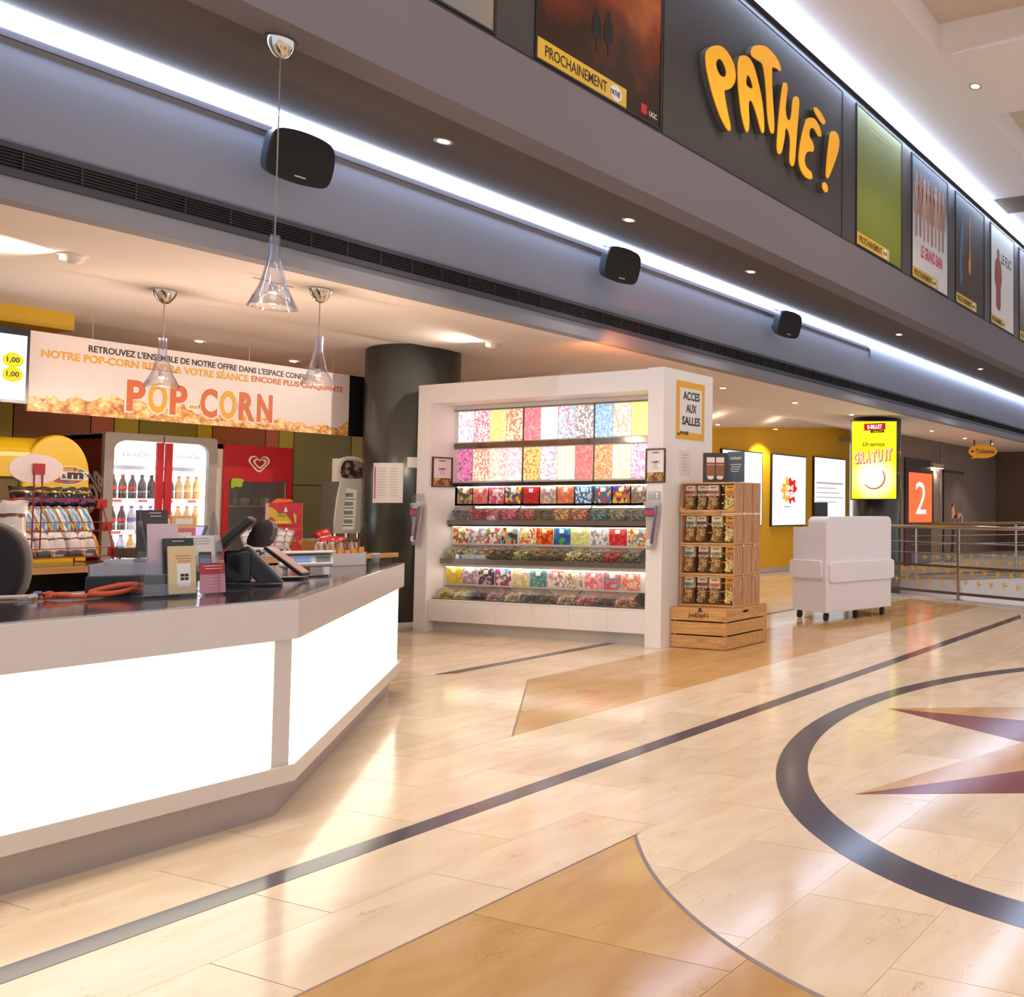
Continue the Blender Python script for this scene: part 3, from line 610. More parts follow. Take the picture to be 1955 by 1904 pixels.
# ================================================================== BAR COUNTER
ZT = .93
m_steel = mat('brushed_steel', (216, 206, 200), .36, metal=.5, bump=.02, bscale=200)
m_steel2 = mat('brushed_steel_dark', (172, 160, 154), .4, metal=.55)
m_top = mat('counter_top_dark', (62, 52, 52), .1, metal=.25, spec=.6)
m_lit = glow('counter_panel_light', (255, 246, 224), 2.6)
K = empty('bar_counter', (0, 0, 0), 0, 'angled bar counter with glowing white front panels and steel trim', 'counter')
A0, B0 = Vector((-2.5, 4.12)), Vector((2.44, 4.12)); du = Vector((.673, .740)); dn = Vector((.740, -.673)); LR = 2.92
C0 = B0 + du * LR
def off(d):
    """front line moved outwards by d (mitred at the corner)"""
    a = A0 + Vector((0, -d)); c = C0 + dn * d
    # corner: intersection of the two offset lines
    y_ = 4.12 - d; q = B0 + dn * d; t_ = (y_ - q.y) / du.y; return a, Vector((q.x + du.x * t_, y_)), c
def band(name, d0, d1, z0, z1, m, parent=K, lseg=True, rseg=True, bevel=.0):
    a, b_, c = off(d0); a1, b1, c1 = off(d1)
    if lseg: MB().prism([tuple(a), tuple(b_), tuple(b1), tuple(a1)], z0, z1).build(name, m, parent, bevel=bevel)
    if rseg: MB().prism([tuple(b_), tuple(c), tuple(c1), tuple(b1)], z0, z1).build(name, m, parent, bevel=bevel)
band('top_fascia', 0, -.05, .755, ZT - .004, m_steel, bevel=.004)
band('bottom_trim', 0, -.06, .15, .222, m_steel, bevel=.003)
band('plinth', -.075, -.12, 0, .15, m_steel2)
a, bq, c = off(-.03); a1, b1, c1 = off(-.045)
MB().prism([tuple(a), (bq.x - .065, bq.y), (b1.x - .065, b1.y), tuple(a1)], .222, .755).build('light_panel', m_lit, K)
p0 = bq + du * .03; p1 = bq + du * 1.43; q0 = b1 + du * .03; q1 = b1 + du * 1.43
MB().prism([tuple(p0), tuple(p1), tuple(q1), tuple(q0)], .222, .755).build('light_panel', m_lit, K)
p0 = bq + du * 1.434; p1 = c - du * .02; q0 = b1 + du * 1.434; q1 = c1 - du * .02
MB().prism([tuple(p0), tuple(p1), tuple(q1), tuple(q0)], .222, .755).build('light_panel', m_lit, K)
MB().prism([(bq.x - .065, bq.y - .008), (bq.x, bq.y - .008), (b1.x, b1.y), (b1.x - .065, b1.y)], .222, .755).build('corner_post', m_steel, K)
# top: dark sheet with a lighter nosing along the front
a, bq, c = off(0); D = C0 + Vector((-.56, .52)); Cp = Vector((C0.x - .03, C0.y + .52)); Bi = Vector((2.66, 5.42))
a1, b1, c1 = off(-.045)
MB().prism([tuple(a), tuple(bq), tuple(b1), tuple(a1)], ZT - .004, ZT).build('nosing', mat('steel_bright', (196, 188, 186), .14, metal=.9), K)
MB().prism([tuple(bq), tuple(c), tuple(c1), tuple(b1)], ZT - .004, ZT).build('nosing', mat('steel_bright'), K)
MB().prism([tuple(a1), tuple(b1), tuple(c1), tuple(Cp), tuple(D), tuple(Bi), (-2.5, 5.35)], ZT - .03, ZT).build('counter_top', m_top, K)
ai, bi, ci = off(-.1)
MB().prism([tuple(ai), tuple(bi), tuple(ci), (Cp.x - .06, Cp.y - .02), (D.x + .02, D.y - .05), (2.66, 5.36), (-2.5, 5.28)], 0, ZT - .03).build('carcass', mat('carcass_brown', (70, 58, 50), .6), K)
e1 = C0; e2 = Cp
MB().prism([(e1.x - .03, e1.y + .02), (e1.x, e1.y), (e2.x, e2.y), (e2.x - .03, e2.y)], .755, ZT - .004).build('end_fascia', m_steel, K)
# ================================================================== THINGS ON THE COUNTER
m_blk = mat('black_plastic', (34, 32, 34), .35); m_blk2 = mat('black_gloss', (22, 22, 26), .12); m_gry = mat('grey_plastic', (150, 144, 142), .4)
m_acr = clear('acrylic', (250, 250, 252), .04, .5, .05); m_paper = mat('paper_white', (232, 226, 222), .6)
# chair back
e = empty('office_chair', (2.10, 6.12, 0), R(-30), 'dark padded office chair with a beige back shell behind the counter', 'chair')
sh = smoothpoly([(-.24, .86), (-.12, .83), (.12, .83), (.24, .88), (.27, 1.02), (.25, 1.16), (.17, 1.25), (0, 1.28), (-.17, 1.25), (-.25, 1.16), (-.27, 1.02)], 3)
MB().prism(sh, .0, .05, 'XZ').build('back_shell', mat('chair_shell', (150, 136, 122), .5), e, bevel=.015)
MB().prism([(x * .93, (z - 1.05) * .93 + 1.05) for x, z in sh], -.05, .0, 'XZ').build('back_pad', mat('chair_fabric', (44, 38, 38), .85, bump=.2, bscale=300), e, bevel=.02)
MB().prism(rrect(-.25, .25, -.5, -.02, .1), .46, .54).build('seat', mat('chair_fabric'), e, bevel=.03)
MB().tube([(0, .03, 1.0), (0, .06, .6), (0, -.1, .45), (0, -.25, .44)], .02, 8).build('back_arm', m_blk, e)
MB().tube([(0, -.25, .46), (0, -.25, .1)], .028, 10).build('gas_column', m_blk, e)
for k in range(5):
    t = 2 * math.pi * k / 5; MB().tube([(0, -.25, .1), (.28 * math.cos(t), -.25 + .28 * math.sin(t), .06)], .022, 8).build('foot', m_blk, e)
    b = MB(); b.lathe([(.03, -.012), (.03, .012)], 12); b.build('castor', m_blk, e, loc=(.28 * math.cos(t), -.25 + .28 * math.sin(t), .03), rot=(R(90), 0, t + R(90)))
# beige tray, keys and lanyard
e = MB().prism(rrect(-.22, .2, -.06, .06, .055), 0, .012).build('shallow_tray', mat('tray_beige', (176, 156, 140), .45), loc=(2.05, 5.17, ZT), rot=(0, 0, R(-40)), bevel=.004)
tag(e, 'shallow beige tray with rounded ends lying behind the lanyard', 'tray')
e = empty('lanyard', (1.99, 5.0, ZT), R(-38), 'orange lanyard with a bunch of keys lying on the counter', 'lanyard')
def ribbon(pts, w, th=.0025):
    """flat strap along a path, standing on edge or lying as the path's third value says"""
    b = MB(); vs = []; n = len(pts)
    for i, (x, y, z, tilt) in enumerate(pts):
        u = Vector((0, math.cos(tilt) * w / 2, math.sin(tilt) * w / 2)); p = Vector((x, y, z)); vs += [p - u, p + u]
    fs = [(2 * i, 2 * i + 1, 2 * i + 3, 2 * i + 2) for i in range(n - 1)]; return b.add(vs, fs)
loop = []
for k in range(19):
    t = k / 18; ang = -2.6 + 5.2 * t
    loop.append((.2 + .085 * math.cos(ang), .05 * math.sin(ang), .022 + .016 * (1 + math.sin(ang * 1.3 + .6)), 1.1))
path = [(0.0, .01, .012, .9), (.03, .015, .02, 1.2), (.06, .02, .022, 1.0), (.09, -.01, .015, .5)] + [(.135, -.025, .013, 1.0)] + loop[1:]
o = ribbon(path, .024).build('strap', mat('strap_orange', (196, 74, 26), .6), e, smooth=True); sm = o.modifiers.new('solid', 'SOLIDIFY'); sm.thickness = .002
o = ribbon([(.0, 0, .01, .2), (-.02, .01, .02, 1.0), (.01, .03, .026, 1.4), (.04, .0, .02, .8)], .022).build('strap', mat('strap_orange'), e, smooth=True); sm = o.modifiers.new('solid', 'SOLIDIFY'); sm.thickness = .002
b = MB(); pts = [(-.03 + .014 * math.cos(2 * math.pi * k / 16), .0, .016 + .014 * math.sin(2 * math.pi * k / 16)) for k in range(17)]; b.tube(pts, .0016, 6); b.build('key_ring', m_chrome, e, smooth=True)
for k, (a_, l_) in enumerate(((160, .05), (195, .055), (230, .045), (120, .04))):
    b = MB(); b.lathe([(.011, 0), (.011, .002)], 14); b.box(.009, .009 + l_ * .7, -.004, .004, 0, .002); b.box(.02, .024, .004, .007, 0, .002); b.build('key', mat('key_steel', (190, 190, 190), .25, metal=.9), e, loc=(-.035, .0, .003 + .003 * k), rot=(R(8 * (k - 1)), R(-6), R(a_)))
MB().prism(rrect(-.012, .012, -.007, .007, .004), 0, .006).build('blue_tag', mat('tag_blue', (56, 90, 160), .4), e, loc=(-.02, .012, .03), rot=(R(50), 0, 0))
# cash drawer with a metal box on it
e = empty('cash_drawer', (2.20, 5.06, ZT), R(-40), 'black cash drawer with a round lock on the counter', 'cash drawer')
MB().box(-.05, .26, -.02, .26, 0, .085).build('body', m_blk, e, bevel=.006)
b = MB(); b.lathe([(.014, 0), (.014, .006), (.011, .01)], 18); b.build('lock', mat('lock_metal', (90, 90, 92), .3, metal=.8), e, loc=(.06, -.02, .045), rot=(R(90), 0, 0))
MB().box(-.04, .25, -.023, -.02, .012, .016).build('handle_lip', m_blk2, e)
e = empty('metal_tray_box', (2.21, 5.075, ZT + .085), R(-37), 'open pale grey metal box standing on the black cash drawer', 'box')
b = MB(); b.box(-.05, .22, 0, .006, 0, .05); b.box(-.05, .22, .20, .206, 0, .065); b.box(-.05, -.044, 0, .206, 0, .05); b.box(.214, .22, 0, .206, 0, .05); b.build('sides', mat('box_grey_metal', (176, 170, 172), .35, metal=.5), e)
MB().box(-.044, .214, .006, .2, 0, .03).build('bottom', mat('box_lining', (214, 206, 214), .4), e)
# leaflet stand
e = empty('leaflet_stand', (2.30, 4.72, ZT), R(-14), 'clear acrylic leaflet stand with black, pink, cream and red leaflets', 'leaflet stand')
MB().prism([(-.10, 0), (.10, 0), (.07, .34), (.02, .38), (-.12, .2)], -.004, 0, 'YZ').build('side_plate', m_acr, e, loc=(-.12, 0, 0))
MB().prism([(-.10, 0), (.10, 0), (.07, .34), (.02, .38), (-.12, .2)], -.004, 0, 'YZ').build('side_plate', m_acr, e, loc=(.125, 0, 0))
MB().box(-.125, .125, -.1, .1, 0, .004).build('foot_plate', m_acr, e)
for k, (y_, z_) in enumerate(((.045, .19), (.0, .10), (-.06, .01))):
    MB().box(-.12, .12, -.002, .002, 0, .05).build('lip', m_acr, e, loc=(0, y_ - .02, z_), rot=(R(-12), 0, 0))
    MB().box(-.12, .12, -.002, .002, 0, .17).build('back_plate', m_acr, e, loc=(0, y_ + .012, z_), rot=(R(-12), 0, 0))
def leaflet(x, y, z, w, h, c, nm, lb, th=.012, rx=-12):
    rz = R(-14); ex, ey = 2.30 + x * math.cos(rz) - y * math.sin(rz), 4.72 + x * math.sin(rz) + y * math.cos(rz)
    o = MB().box(-w / 2, w / 2, -th, 0, 0, h).build('leaflet', mat(nm, c, .45), loc=(ex, ey, ZT + z), rot=(R(rx), 0, rz)); return tag(o, lb, 'leaflet', 'leaflets in the counter stand')
def lines(o, x, z, w, n, m, th, dz=.012, hh=.003):
    for i in range(n):
        MB().box(-w / 2 * (1 - .18 * (i % 3)), w / 2 * (1 - .12 * ((i + 1) % 2)), -.0008, 0, 0, hh).build('print_line', m, o, loc=(x, -th - .0002, z - i * dz))
m_il = mat('ink_light', (220, 216, 214), .5)
o = leaflet(-.075, .03, .20, .1, .18, (58, 52, 54), 'leaflet_black', 'black leaflet stack at the top of the counter leaflet stand'); lines(o, .01, .165, .04, 2, m_il, .012, .014)
o = leaflet(-.045, .0, .11, .1, .21, (206, 180, 188), 'leaflet_pink', 'pale pink leaflet stack in the counter leaflet stand')
o = leaflet(.0, -.022, .10, .1, .155, (48, 44, 46), 'leaflet_black2', 'black leaflet stack in front of the pink ones in the counter stand'); lines(o, .0, .14, .04, 1, m_il, .012)
o = leaflet(.075, -.012, .10, .1, .165, (226, 220, 216), 'leaflet_phone', 'white leaflet with a smartphone picture in the counter stand')
MB().prism(rrect(-.022, .022, 0, .075, .006), -.0128, -.0124, 'XZ').build('phone_print', mat('phone_print', (70, 54, 52), .4), o, loc=(.015, 0, .015)); MB().box(-.018, .018, -.0135, -.0129, .01, .045).build('phone_screen', mat('phone_blue', (110, 140, 190), .4), o, loc=(.015, 0, .015)); lines(o, .0, .15, .07, 3, m_gry, .012)
o = leaflet(.005, -.065, .012, .09, .21, (216, 190, 140), 'leaflet_cream', 'cream folded leaflet with small dark pictures at the front of the stand', .014)
MB().box(-.022, .022, -.0008, 0, 0, .1).build('picture_strip', m_paper, o, loc=(.005, -.0142, .03)); lines(o, .005, .165, .055, 3, mat('ink_orange', (196, 110, 60), .5), .014)
for i in range(4): MB().box(-.006, .006, -.0008, 0, 0, .012).build('picture', m_ink, o, loc=(.0 + .014 * (i % 2), -.0152, .058 + .016 * (i // 2)))
o = leaflet(.105, -.075, .008, .085, .135, (198, 130, 142), 'leaflet_red', 'red headed leaflet at the front right of the counter stand', .008)
MB().box(-.0425, .0425, -.0008, 0, .085, .135).build('red_header', mat('leaflet_header', (180, 40, 46), .45), o, loc=(0, -.0082, 0)); lines(o, 0, .12, .06, 2, m_paper, .009, .012); lines(o, 0, .07, .06, 4, mat('ink_pale', (214, 170, 176), .5), .0085, .014)
# clear curved flap beside the stand
e = empty('acrylic_flap', (2.545, 4.80, ZT), R(-20), 'clear curved acrylic flap lying beside the leaflet stand', 'acrylic holder')
b = MB(); vs = []
for k in range(11):
    t = k / 10; vs += [(-.1 + .2 * t, -.02, .125 * (1 - t) ** 1.3), (-.1 + .2 * t, .16, .125 * (1 - t) ** 1.3)]
b.add(vs, [(2 * k, 2 * k + 1, 2 * k + 3, 2 * k + 2) for k in range(10)]); o = b.build('curved_sheet', clear('acrylic_thick', (245, 246, 250), .22, .7, .05, (210, 220, 235)), e, smooth=True)
MB().box(-.1, .1, -.02, .16, 0, .004).build('base', m_acr, e)
# tills
e = empty('touch_till', (2.72, 5.03, ZT), R(238), 'black touch screen till seen from the side on the bar counter', 'till')
MB().prism([(-.12, 0), (.15, 0), (.15, .014), (-.10, .03)], -.11, .11, 'YZ').build('base', m_blk, e, bevel=.004)
MB().prism([(-.04, .16), (.01, .20), (.155, .012), (.06, .012)], -.06, .06, 'YZ').build('leg', m_blk, e, bevel=.006)
MB().mbox(Matrix.Translation((0, .086, .108)) @ Matrix.Rotation(R(-52.4), 4, 'X'), .028, .095, .003).build('grey_strip', m_gry, e)
MB().mbox(Matrix.Translation((0, -.02, .10)), .07, .05, .08).build('block', m_blk2, e, bevel=.01)
T = Matrix.Translation((0, -.06, .235)) @ Matrix.Rotation(R(-40), 4, 'X')
o = MB().mbox(T, .16, .017, .135).build('screen_housing', m_blk, e, bevel=.008)
MB().mbox(T @ Matrix.Translation((0, -.0175, 0)), .145, .001, .115).build('display', mat('till_display', (120, 104, 100), .1), o)
o = MB().prism(smoothpoly([(-.07, -.06), (.07, -.06), (.075, .03), (.0, .075), (-.075, .03)], 3), -.012, .012, 'XZ').build('customer_panel', mat('panel_taupe', (92, 78, 74), .3), e, loc=(.0, .07, .26), rot=(R(-20), 0, R(35)), bevel=.004)
e = empty('customer_display', (3.09, 5.30, ZT), R(-50), 'slim tilted customer display beside the kitchen scale', 'display')
MB().prism(rrect(-.06, .07, -.05, .05, .02), 0, .014).build('base', m_blk, e, bevel=.003)
T = Matrix.Translation((-.02, 0, .1)) @ Matrix.Rotation(R(42), 4, 'Y')
o = MB().mbox(T, .115, .055, .009).build('panel', m_blk, e, bevel=.004)
MB().mbox(T @ Matrix.Translation((0, 0, .0095)), .106, .047, .001).build('screen', mat('display_tan', (190, 150, 136), .2), o)
e = MB().tube([(2.95, 5.5, ZT + .006), (3.0, 5.42, ZT + .02), (3.07, 5.46, ZT + .008), (3.13, 5.40, ZT + .006), (3.2, 5.44, ZT + .006), (3.22, 5.36, ZT + .006), (3.3, 5.33, ZT + .006)], .005, 8).build('cable', m_blk, smooth=True); tag(e, 'loose black cable behind the customer display', 'cable')
# scale
e = empty('kitchen_scale', (3.52, 5.90, ZT), R(-28), 'white shop scale with a small blue display', 'scale')
for i in (-.1, .1): MB().box(i - .012, i + .012, -.08, .08, 0, .03).build('foot', m_chrome, e)
MB().prism([(-.09, .03), (.12, .03), (.12, .105), (-.05, .105), (-.10, .05)], -.13, .13, 'YZ').build('body', mat('scale_white', (222, 214, 208), .4), e, bevel=.008)
MB().box(-.14, .14, -.08, .13, .112, .125).build('weighing_plate', mat('plate_pale', (214, 204, 198), .3, metal=.2), e, bevel=.006)
T = Matrix.Translation((0, -.077, .079)) @ Matrix.Rotation(R(-42), 4, 'X')
MB().mbox(T @ Matrix.Translation((-.02, -.0015, 0)), .04, .001, .018).build('display', mat('lcd_blue', (110, 140, 190), .2, emit=(110, 140, 190), es=.3), e)
MB().mbox(T @ Matrix.Translation((.08, -.0015, 0)), .035, .001, .02).build('keypad', mat('keypad_green', (96, 112, 100), .4), e)
# carton of snack bars
e = empty('display_carton', (4.0, 6.36, ZT), R(-14), 'low white carton filled with snack bars and bags', 'carton')
b = MB(); b.box(-.13, .13, -.1, -.096, 0, .085); b.box(-.13, .13, .096, .1, 0, .1); b.box(-.13, -.126, -.1, .1, 0, .09); b.box(.126, .13, -.1, .1, 0, .09); b.box(-.13, .13, -.1, .1, 0, .004); b.build('tray', mat('carton_white', (216, 206, 200), .6), e)
for i in range(6):
    x_ = -.1 + i * .04; o = MB().box(-.014, .014, -.006, .006, 0, .1 + .01 * (i % 3)).build('snack_bar', mat('bar_orange', (226, 148, 50), .35), loc=(4.0 + x_ * .97, 6.31 - x_ * .25, ZT + .006), rot=(R(-6 + 2 * (i % 3)), R(3 * (i % 2)), R(-14)))
    tag(o, 'orange wrapped snack bar in the low white carton, %s from the left' % ORD[i], 'snack bar', 'bars in the carton')
# ================================================================== BAGS
def pouch(w, h, t, nx=7, nz=9, seed=0, flat_bottom=False, crimp=.0):
    """pillow pack standing on z=0, front towards -y"""
    rnd = random.Random(seed); vs = []; fs = []
    for side in (-1, 1):
        for j in range(nz):
            for i in range(nx):
                u = i / (nx - 1); v = j / (nz - 1)
                f = (math.sin(math.pi * u) ** .6) * ((math.sin(math.pi * min(1, v * .94 + (.12 if flat_bottom else .0))) ** .7) if v < 1 else 0)
                e_ = side * t / 2 * f * (1 + .25 * (rnd.random() - .5)) if 0 < i < nx - 1 and 0 < j < nz - 1 else 0
                if j == 0 and flat_bottom and 0 < i < nx - 1: e_ = side * t * .35
                wz = (1 - .06 * math.sin(math.pi * v)) if not crimp else 1
                vs.append(((u - .5) * w * wz, e_, v * h + (.006 * math.sin(u * 9 + seed) if j == nz - 1 else 0)))
    n = nx * nz
    for s_ in (0, 1):
        for j in range(nz - 1):
            for i in range(nx - 1):
                q = s_ * n + j * nx + i; fs.append((q, q + 1, q + nx + 1, q + nx))
    for i in range(nx - 1): fs += [(i, i + 1, n + i + 1, n + i), (n - nx + i, n - nx + i + 1, 2 * n - nx + i + 1, 2 * n - nx + i)]
    for j in range(nz - 1): fs += [(j * nx, (j + 1) * nx, n + (j + 1) * nx, n + j * nx), (j * nx + nx - 1, (j + 1) * nx + nx - 1, n + (j + 1) * nx + nx - 1, n + j * nx + nx - 1)]
    b = MB().add(vs, fs); me = b.mesh('pouch', True); return me
def bagmat(name, cols, stops, scale=3.0, amt=.2, axis=2, rough=.28):
    """foil print in bands"""
    if name in MATS: return MATS[name]
    m = bpy.data.materials.new(name); m.use_nodes = True; MATS[name] = m
    nt = m.node_tree; N = nt.nodes.new; L = nt.links.new; b = nt.nodes['Principled BSDF']; b.inputs['Roughness'].default_value = rough
    tc = N('ShaderNodeTexCoord'); n = N('ShaderNodeTexNoise'); n.inputs['Scale'].default_value = scale; L(tc.outputs['Generated'], n.inputs['Vector'])
    s = N('ShaderNodeSeparateXYZ'); L(tc.outputs['Generated'], s.inputs[0])
    a = N('ShaderNodeMath'); a.operation = 'MULTIPLY_ADD'; a.inputs[1].default_value = amt; L(n.outputs['Fac'], a.inputs[0]); L(s.outputs[axis], a.inputs[2])
    r = N('ShaderNodeValToRGB'); r.color_ramp.interpolation = 'CONSTANT'; el = r.color_ramp.elements
    while len(el) < len(cols): el.new(.5)
    for i, p in enumerate(stops): el[i].position = min(.999, p + amt / 2)
    el[0].position = 0
    for i, c in enumerate(cols): el[i].color = lin(c)
    L(a.outputs[0], r.inputs[0]); L(r.outputs[0], b.inputs['Base Color']); return m
# ================================================================== BACK COUNTER
bc = empty('back_counter', (2.4, 8.5, 0), 0, 'dark topped back counter with a wooden edge behind the bar', 'counter')
MB().box(0, 3.5, .02, .95, .86, .9).build('top', mat('back_top', (70, 60, 58), .2), bc)
MB().box(0, 3.5, 0, .02, .855, .9).build('edge', wood('edge_wood', (196, 144, 88), (170, 118, 66)), bc, bevel=.003)
for x0, x1 in ((0, .75), (1.6, 2.4), (2.7, 3.5)):
    MB().box(x0, x1, .1, .93, 0, .855).build('cabinet', mat('back_cabinet', (72, 60, 54), .5), bc)
MB().box(0, 3.5, .9, .94, .1, .855).build('rear_panel', mat('back_dark', (26, 20, 18), .6), bc)
# ---- red wire snack rack
RK = empty('snack_rack', (3.72, 9.0, .9), R(14), 'red wire snack rack with a blank white oval sign on top', 'rack')
m_wire = mat('red_wire', (150, 26, 24), .35)
for z in (.05, .25, .43):
    dp = .34 - z * .28
    b = MB()
    for y_ in (-.02 + z * .3, -.02 + z * .3 + dp):
        b.tube([(-.28, y_, z), (.28, y_, z)], .004, 6)
    for x_ in (-.28, .28): b.tube([(x_, -.02 + z * .3, z), (x_, -.02 + z * .3 + dp, z)], .004, 6)
    for k in range(7): b.tube([(-.24 + .08 * k, -.02 + z * .3, z), (-.24 + .08 * k, -.02 + z * .3 + dp, z)], .0022, 5)
    b.tube([(-.28, -.02 + z * .3, z + .07), (.28, -.02 + z * .3, z + .07)], .004, 6)
    b.build('shelf', m_wire, RK)
    for x_ in (-.28, .28): MB().box(x_ - .035, x_ + .035, -.028 + z * .3, -.024 + z * .3, z + .0, z + .07).build('label_holder', mat('holder_red', (170, 34, 34), .4), RK)
for x_ in (-.28, .28):
    MB().tube([(x_, -.02, 0), (x_, -.02, .1), (x_, .12, .52)], .005, 6).build('side_wire', m_wire, RK); MB().tube([(x_, .34, 0), (x_, .34, .52)], .005, 6).build('side_wire', m_wire, RK)
    MB().tube([(x_, -.02, .003), (x_, .34, .003)], .005, 6).build('foot_wire', m_wire, RK)
for x_ in (-.265, -.215): MB().tube([(x_, -.03, .12), (x_, -.03, .76)], .004, 6).build('sign_wire', m_wire, RK)
MB().box(-.275, -.205, -.036, -.03, .68, .76).build('sign_clip', mat('holder_red'), RK)
b = MB(); b.prism([(-.25 + .165 * math.cos(2 * math.pi * k / 40), .72 + .11 * math.sin(2 * math.pi * k / 40)) for k in range(40)], -.026, -.02, 'XZ'); b.build('oval_sign', mat('oval_white', (232, 212, 210), .6), RK)
def rackbag(x, y, z, w, h, t, m, label, grp, seed, rx=-14, rz=0, ry=0):
    a = R(14); X = 3.72 + x * math.cos(a) - y * math.sin(a); Y = 9.0 + x * math.sin(a) + y * math.cos(a)
    o = obj('snack_bag', pouch(w, h, t, seed=seed), m, None, (X, Y, .9 + z), (R(rx), R(ry), a + R(rz))); return tag(o, label, 'snack bag', grp)
b_dark = bagmat('bag_dark', [(26, 22, 24), (120, 60, 110), (30, 26, 26), (150, 120, 40), (34, 30, 30)], [0, .16, .30, .62, .70], 4, .25, rough=.18)
b_blue = bagmat('bag_blue', [(222, 216, 220), (90, 160, 206), (226, 220, 222), (110, 176, 214), (224, 220, 222)], [0, .18, .36, .6, .78], 3, .5, 0)
b_wht = bagmat('bag_white', [(120, 108, 108), (226, 216, 212), (110, 70, 60), (228, 218, 214)], [0, .22, .62, .70], 2.5, .12)
b_org = bagmat('bag_orange', [(216, 140, 40), (206, 120, 36), (226, 150, 50)], [0, .4, .7], 3, .3)
for i in range(5): rackbag(-.16 + .105 * i, .20, .44, .16, .165, .09, b_dark, 'black snack bag on the top tier of the red rack, %s from the left' % ORD[i], 'black bags on the rack', 10 + i, -22, -8 + 5 * i, 6 - 3 * i)
for i in range(7): rackbag(-.20 + .075 * i, .15, .256, .1, .20, .045, b_blue, "blue and white snack bag, %s from left on the rack's middle tier" % ORD[i], 'blue bags on the rack', 30 + i, -18, 28, -6)
for i in range(5):
    rackbag(-.20 + .1 * i, .08, .055, .12, .20, .06, b_wht, "white printed snack bag, %s from left on the rack's bottom tier" % ORD[i], 'white bags on the rack', 50 + i, -16, 10)
    rackbag(-.145 + .1 * i, .085, .054, .05, .18, .035, b_org, 'orange snack bag on the bottom tier of the red rack, %s from the left' % ORD[i], 'orange bags on the rack', 60 + i, -16, 30, 8)
for i in range(3): rackbag(-.37 + .03 * i, .0 + .09 * i, .13, .15, .36, .07, b_wht, 'large white snack bag at the left end of the red rack, %s from the front' % ORD[i], 'white bags at the rack end', 70 + i, -10, -40)
for i in range(2): rackbag(-.30 + .03 * i, .06 + .1 * i, .02, .1, .15, .06, mat('bag_red', (168, 26, 30), .25), 'red snack bag at the lower left end of the red rack, %s from the front' % ORD[i], 'red bags at the rack end', 80 + i, -10, -50)
# ---- small till monitor and drawer beside the rack
e = empty('till_monitor', (4.36, 8.95, .9), R(-50), 'till monitor with a pale violet screen beside the snack rack', 'monitor')
MB().prism([(-.1, 0), (.1, 0), (.1, .02), (-.1, .02)], -.12, .12, 'YZ').build('base', m_blk, e, bevel=.004)
T = Matrix.Translation((0, 0, .17)) @ Matrix.Rotation(R(-32), 4, 'X')
o = MB().mbox(T, .17, .014, .13).build('housing', m_blk, e, bevel=.006); MB().mbox(T @ Matrix.Translation((0, -.015, 0)), .155, .001, .115).build('screen', mat('violet_screen', (180, 186, 232), .2, emit=(170, 178, 235), es=.6), o)
MB().tube([(0, .05, .02), (0, .02, .14)], .03, 8).build('stem', m_blk, e)
for i, (z_, h_, c_, l_) in enumerate(((1.021, .15, (206, 70, 46), 'small orange red snack box on the brown drawer unit'), (1.172, .10, (228, 168, 30), 'small yellow snack box on top of the orange red one'))):
    e = empty('snack_box', (4.27 + .0 * i, 8.70, z_), R(-24 + 6 * i), l_, 'box', 'small boxes behind the leaflets'); MB().box(-.075, .075, -.04, .04, 0, h_ - .002).build('box', mat('snack_box_%d' % i, c_, .4), e, bevel=.003); MB().box(-.05, .05, -.042, -.04, h_ * .3, h_ * .75).build('label', m_paper, e)
e = empty('brown_drawer_unit', (4.02, 8.62, .9), 0, 'low brown drawer unit on the back counter in front of the monitor', 'drawer unit')
MB().box(-.12, .33, -.1, .2, .045, .12).build('box', mat('unit_brown', (108, 84, 62), .5), e, bevel=.003)
for x_ in (-.1, .31):
    for y_ in (-.08, .18): b = MB(); b.lathe([(.012, 0), (.012, .045)], 12); b.build('foot', m_chrome, e, loc=(x_, y_, 0))
MB().box(-.12, .33, -.1, .2, .0, .012).build('shelf', mat('edge_wood'), e)
# ---- cartons, cups and bags on the back counter right part
def carton(x, z, w, h, d, m1, m2, label):
    e = empty('gift_box', (x, 8.92, .9 + z), R(-20), label, 'box', 'coloured boxes on the back counter')
    MB().box(-w / 2, w / 2, 0, d, 0, h).build('box', m1, e, bevel=.003)
    return e
m_bx1 = candy('box_print_a', [(176, 30, 48), (190, 36, 44), (206, 170, 40), (170, 26, 50), (188, 34, 50)], 14, gap=.1)
m_bx2 = candy('box_print_b', [(196, 36, 36), (206, 50, 36), (220, 120, 40), (190, 30, 40)], 22, gap=.15)
m_oy = mat('box_orange', (232, 140, 40), .4)
e = carton(5.14, .04, .25, .22, .16, m_bx2, m_oy, 'red printed cardboard box, lower one of the stack by the freezer'); MB().box(.125, .128, 0, .16, 0, .22).build('side_print', m_oy, e)
MB().box(-.06, .05, -.004, -.0, .06, .15).build('yellow_patch', mat('patch_yellow', (222, 190, 60), .4), e)
MB().box(-.125, .125, -.01, .16, -.04, 0).build('base_tray', mat('tray_yellow', (220, 164, 30), .4), e)
e = carton(5.14, .262, .24, .22, .15, m_bx1, m_oy, 'crimson printed cardboard box, upper one of the stack by the freezer'); MB().box(.12, .123, 0, .15, 0, .22).build('side_print', m_oy, e)
obj('triangle_print', fill([[(-.014, 0), (.014, 0), (0, .05)]], .003), m_white, e, (0, 0, .14)); MB().box(-.1, .02, -.004, 0, .03, .055).build('yellow_bar', mat('patch_yellow'), e); MB().box(-.06, .0, -.004, 0, .095, .12).build('green_bar', mat('patch_green', (120, 150, 50), .4), e)
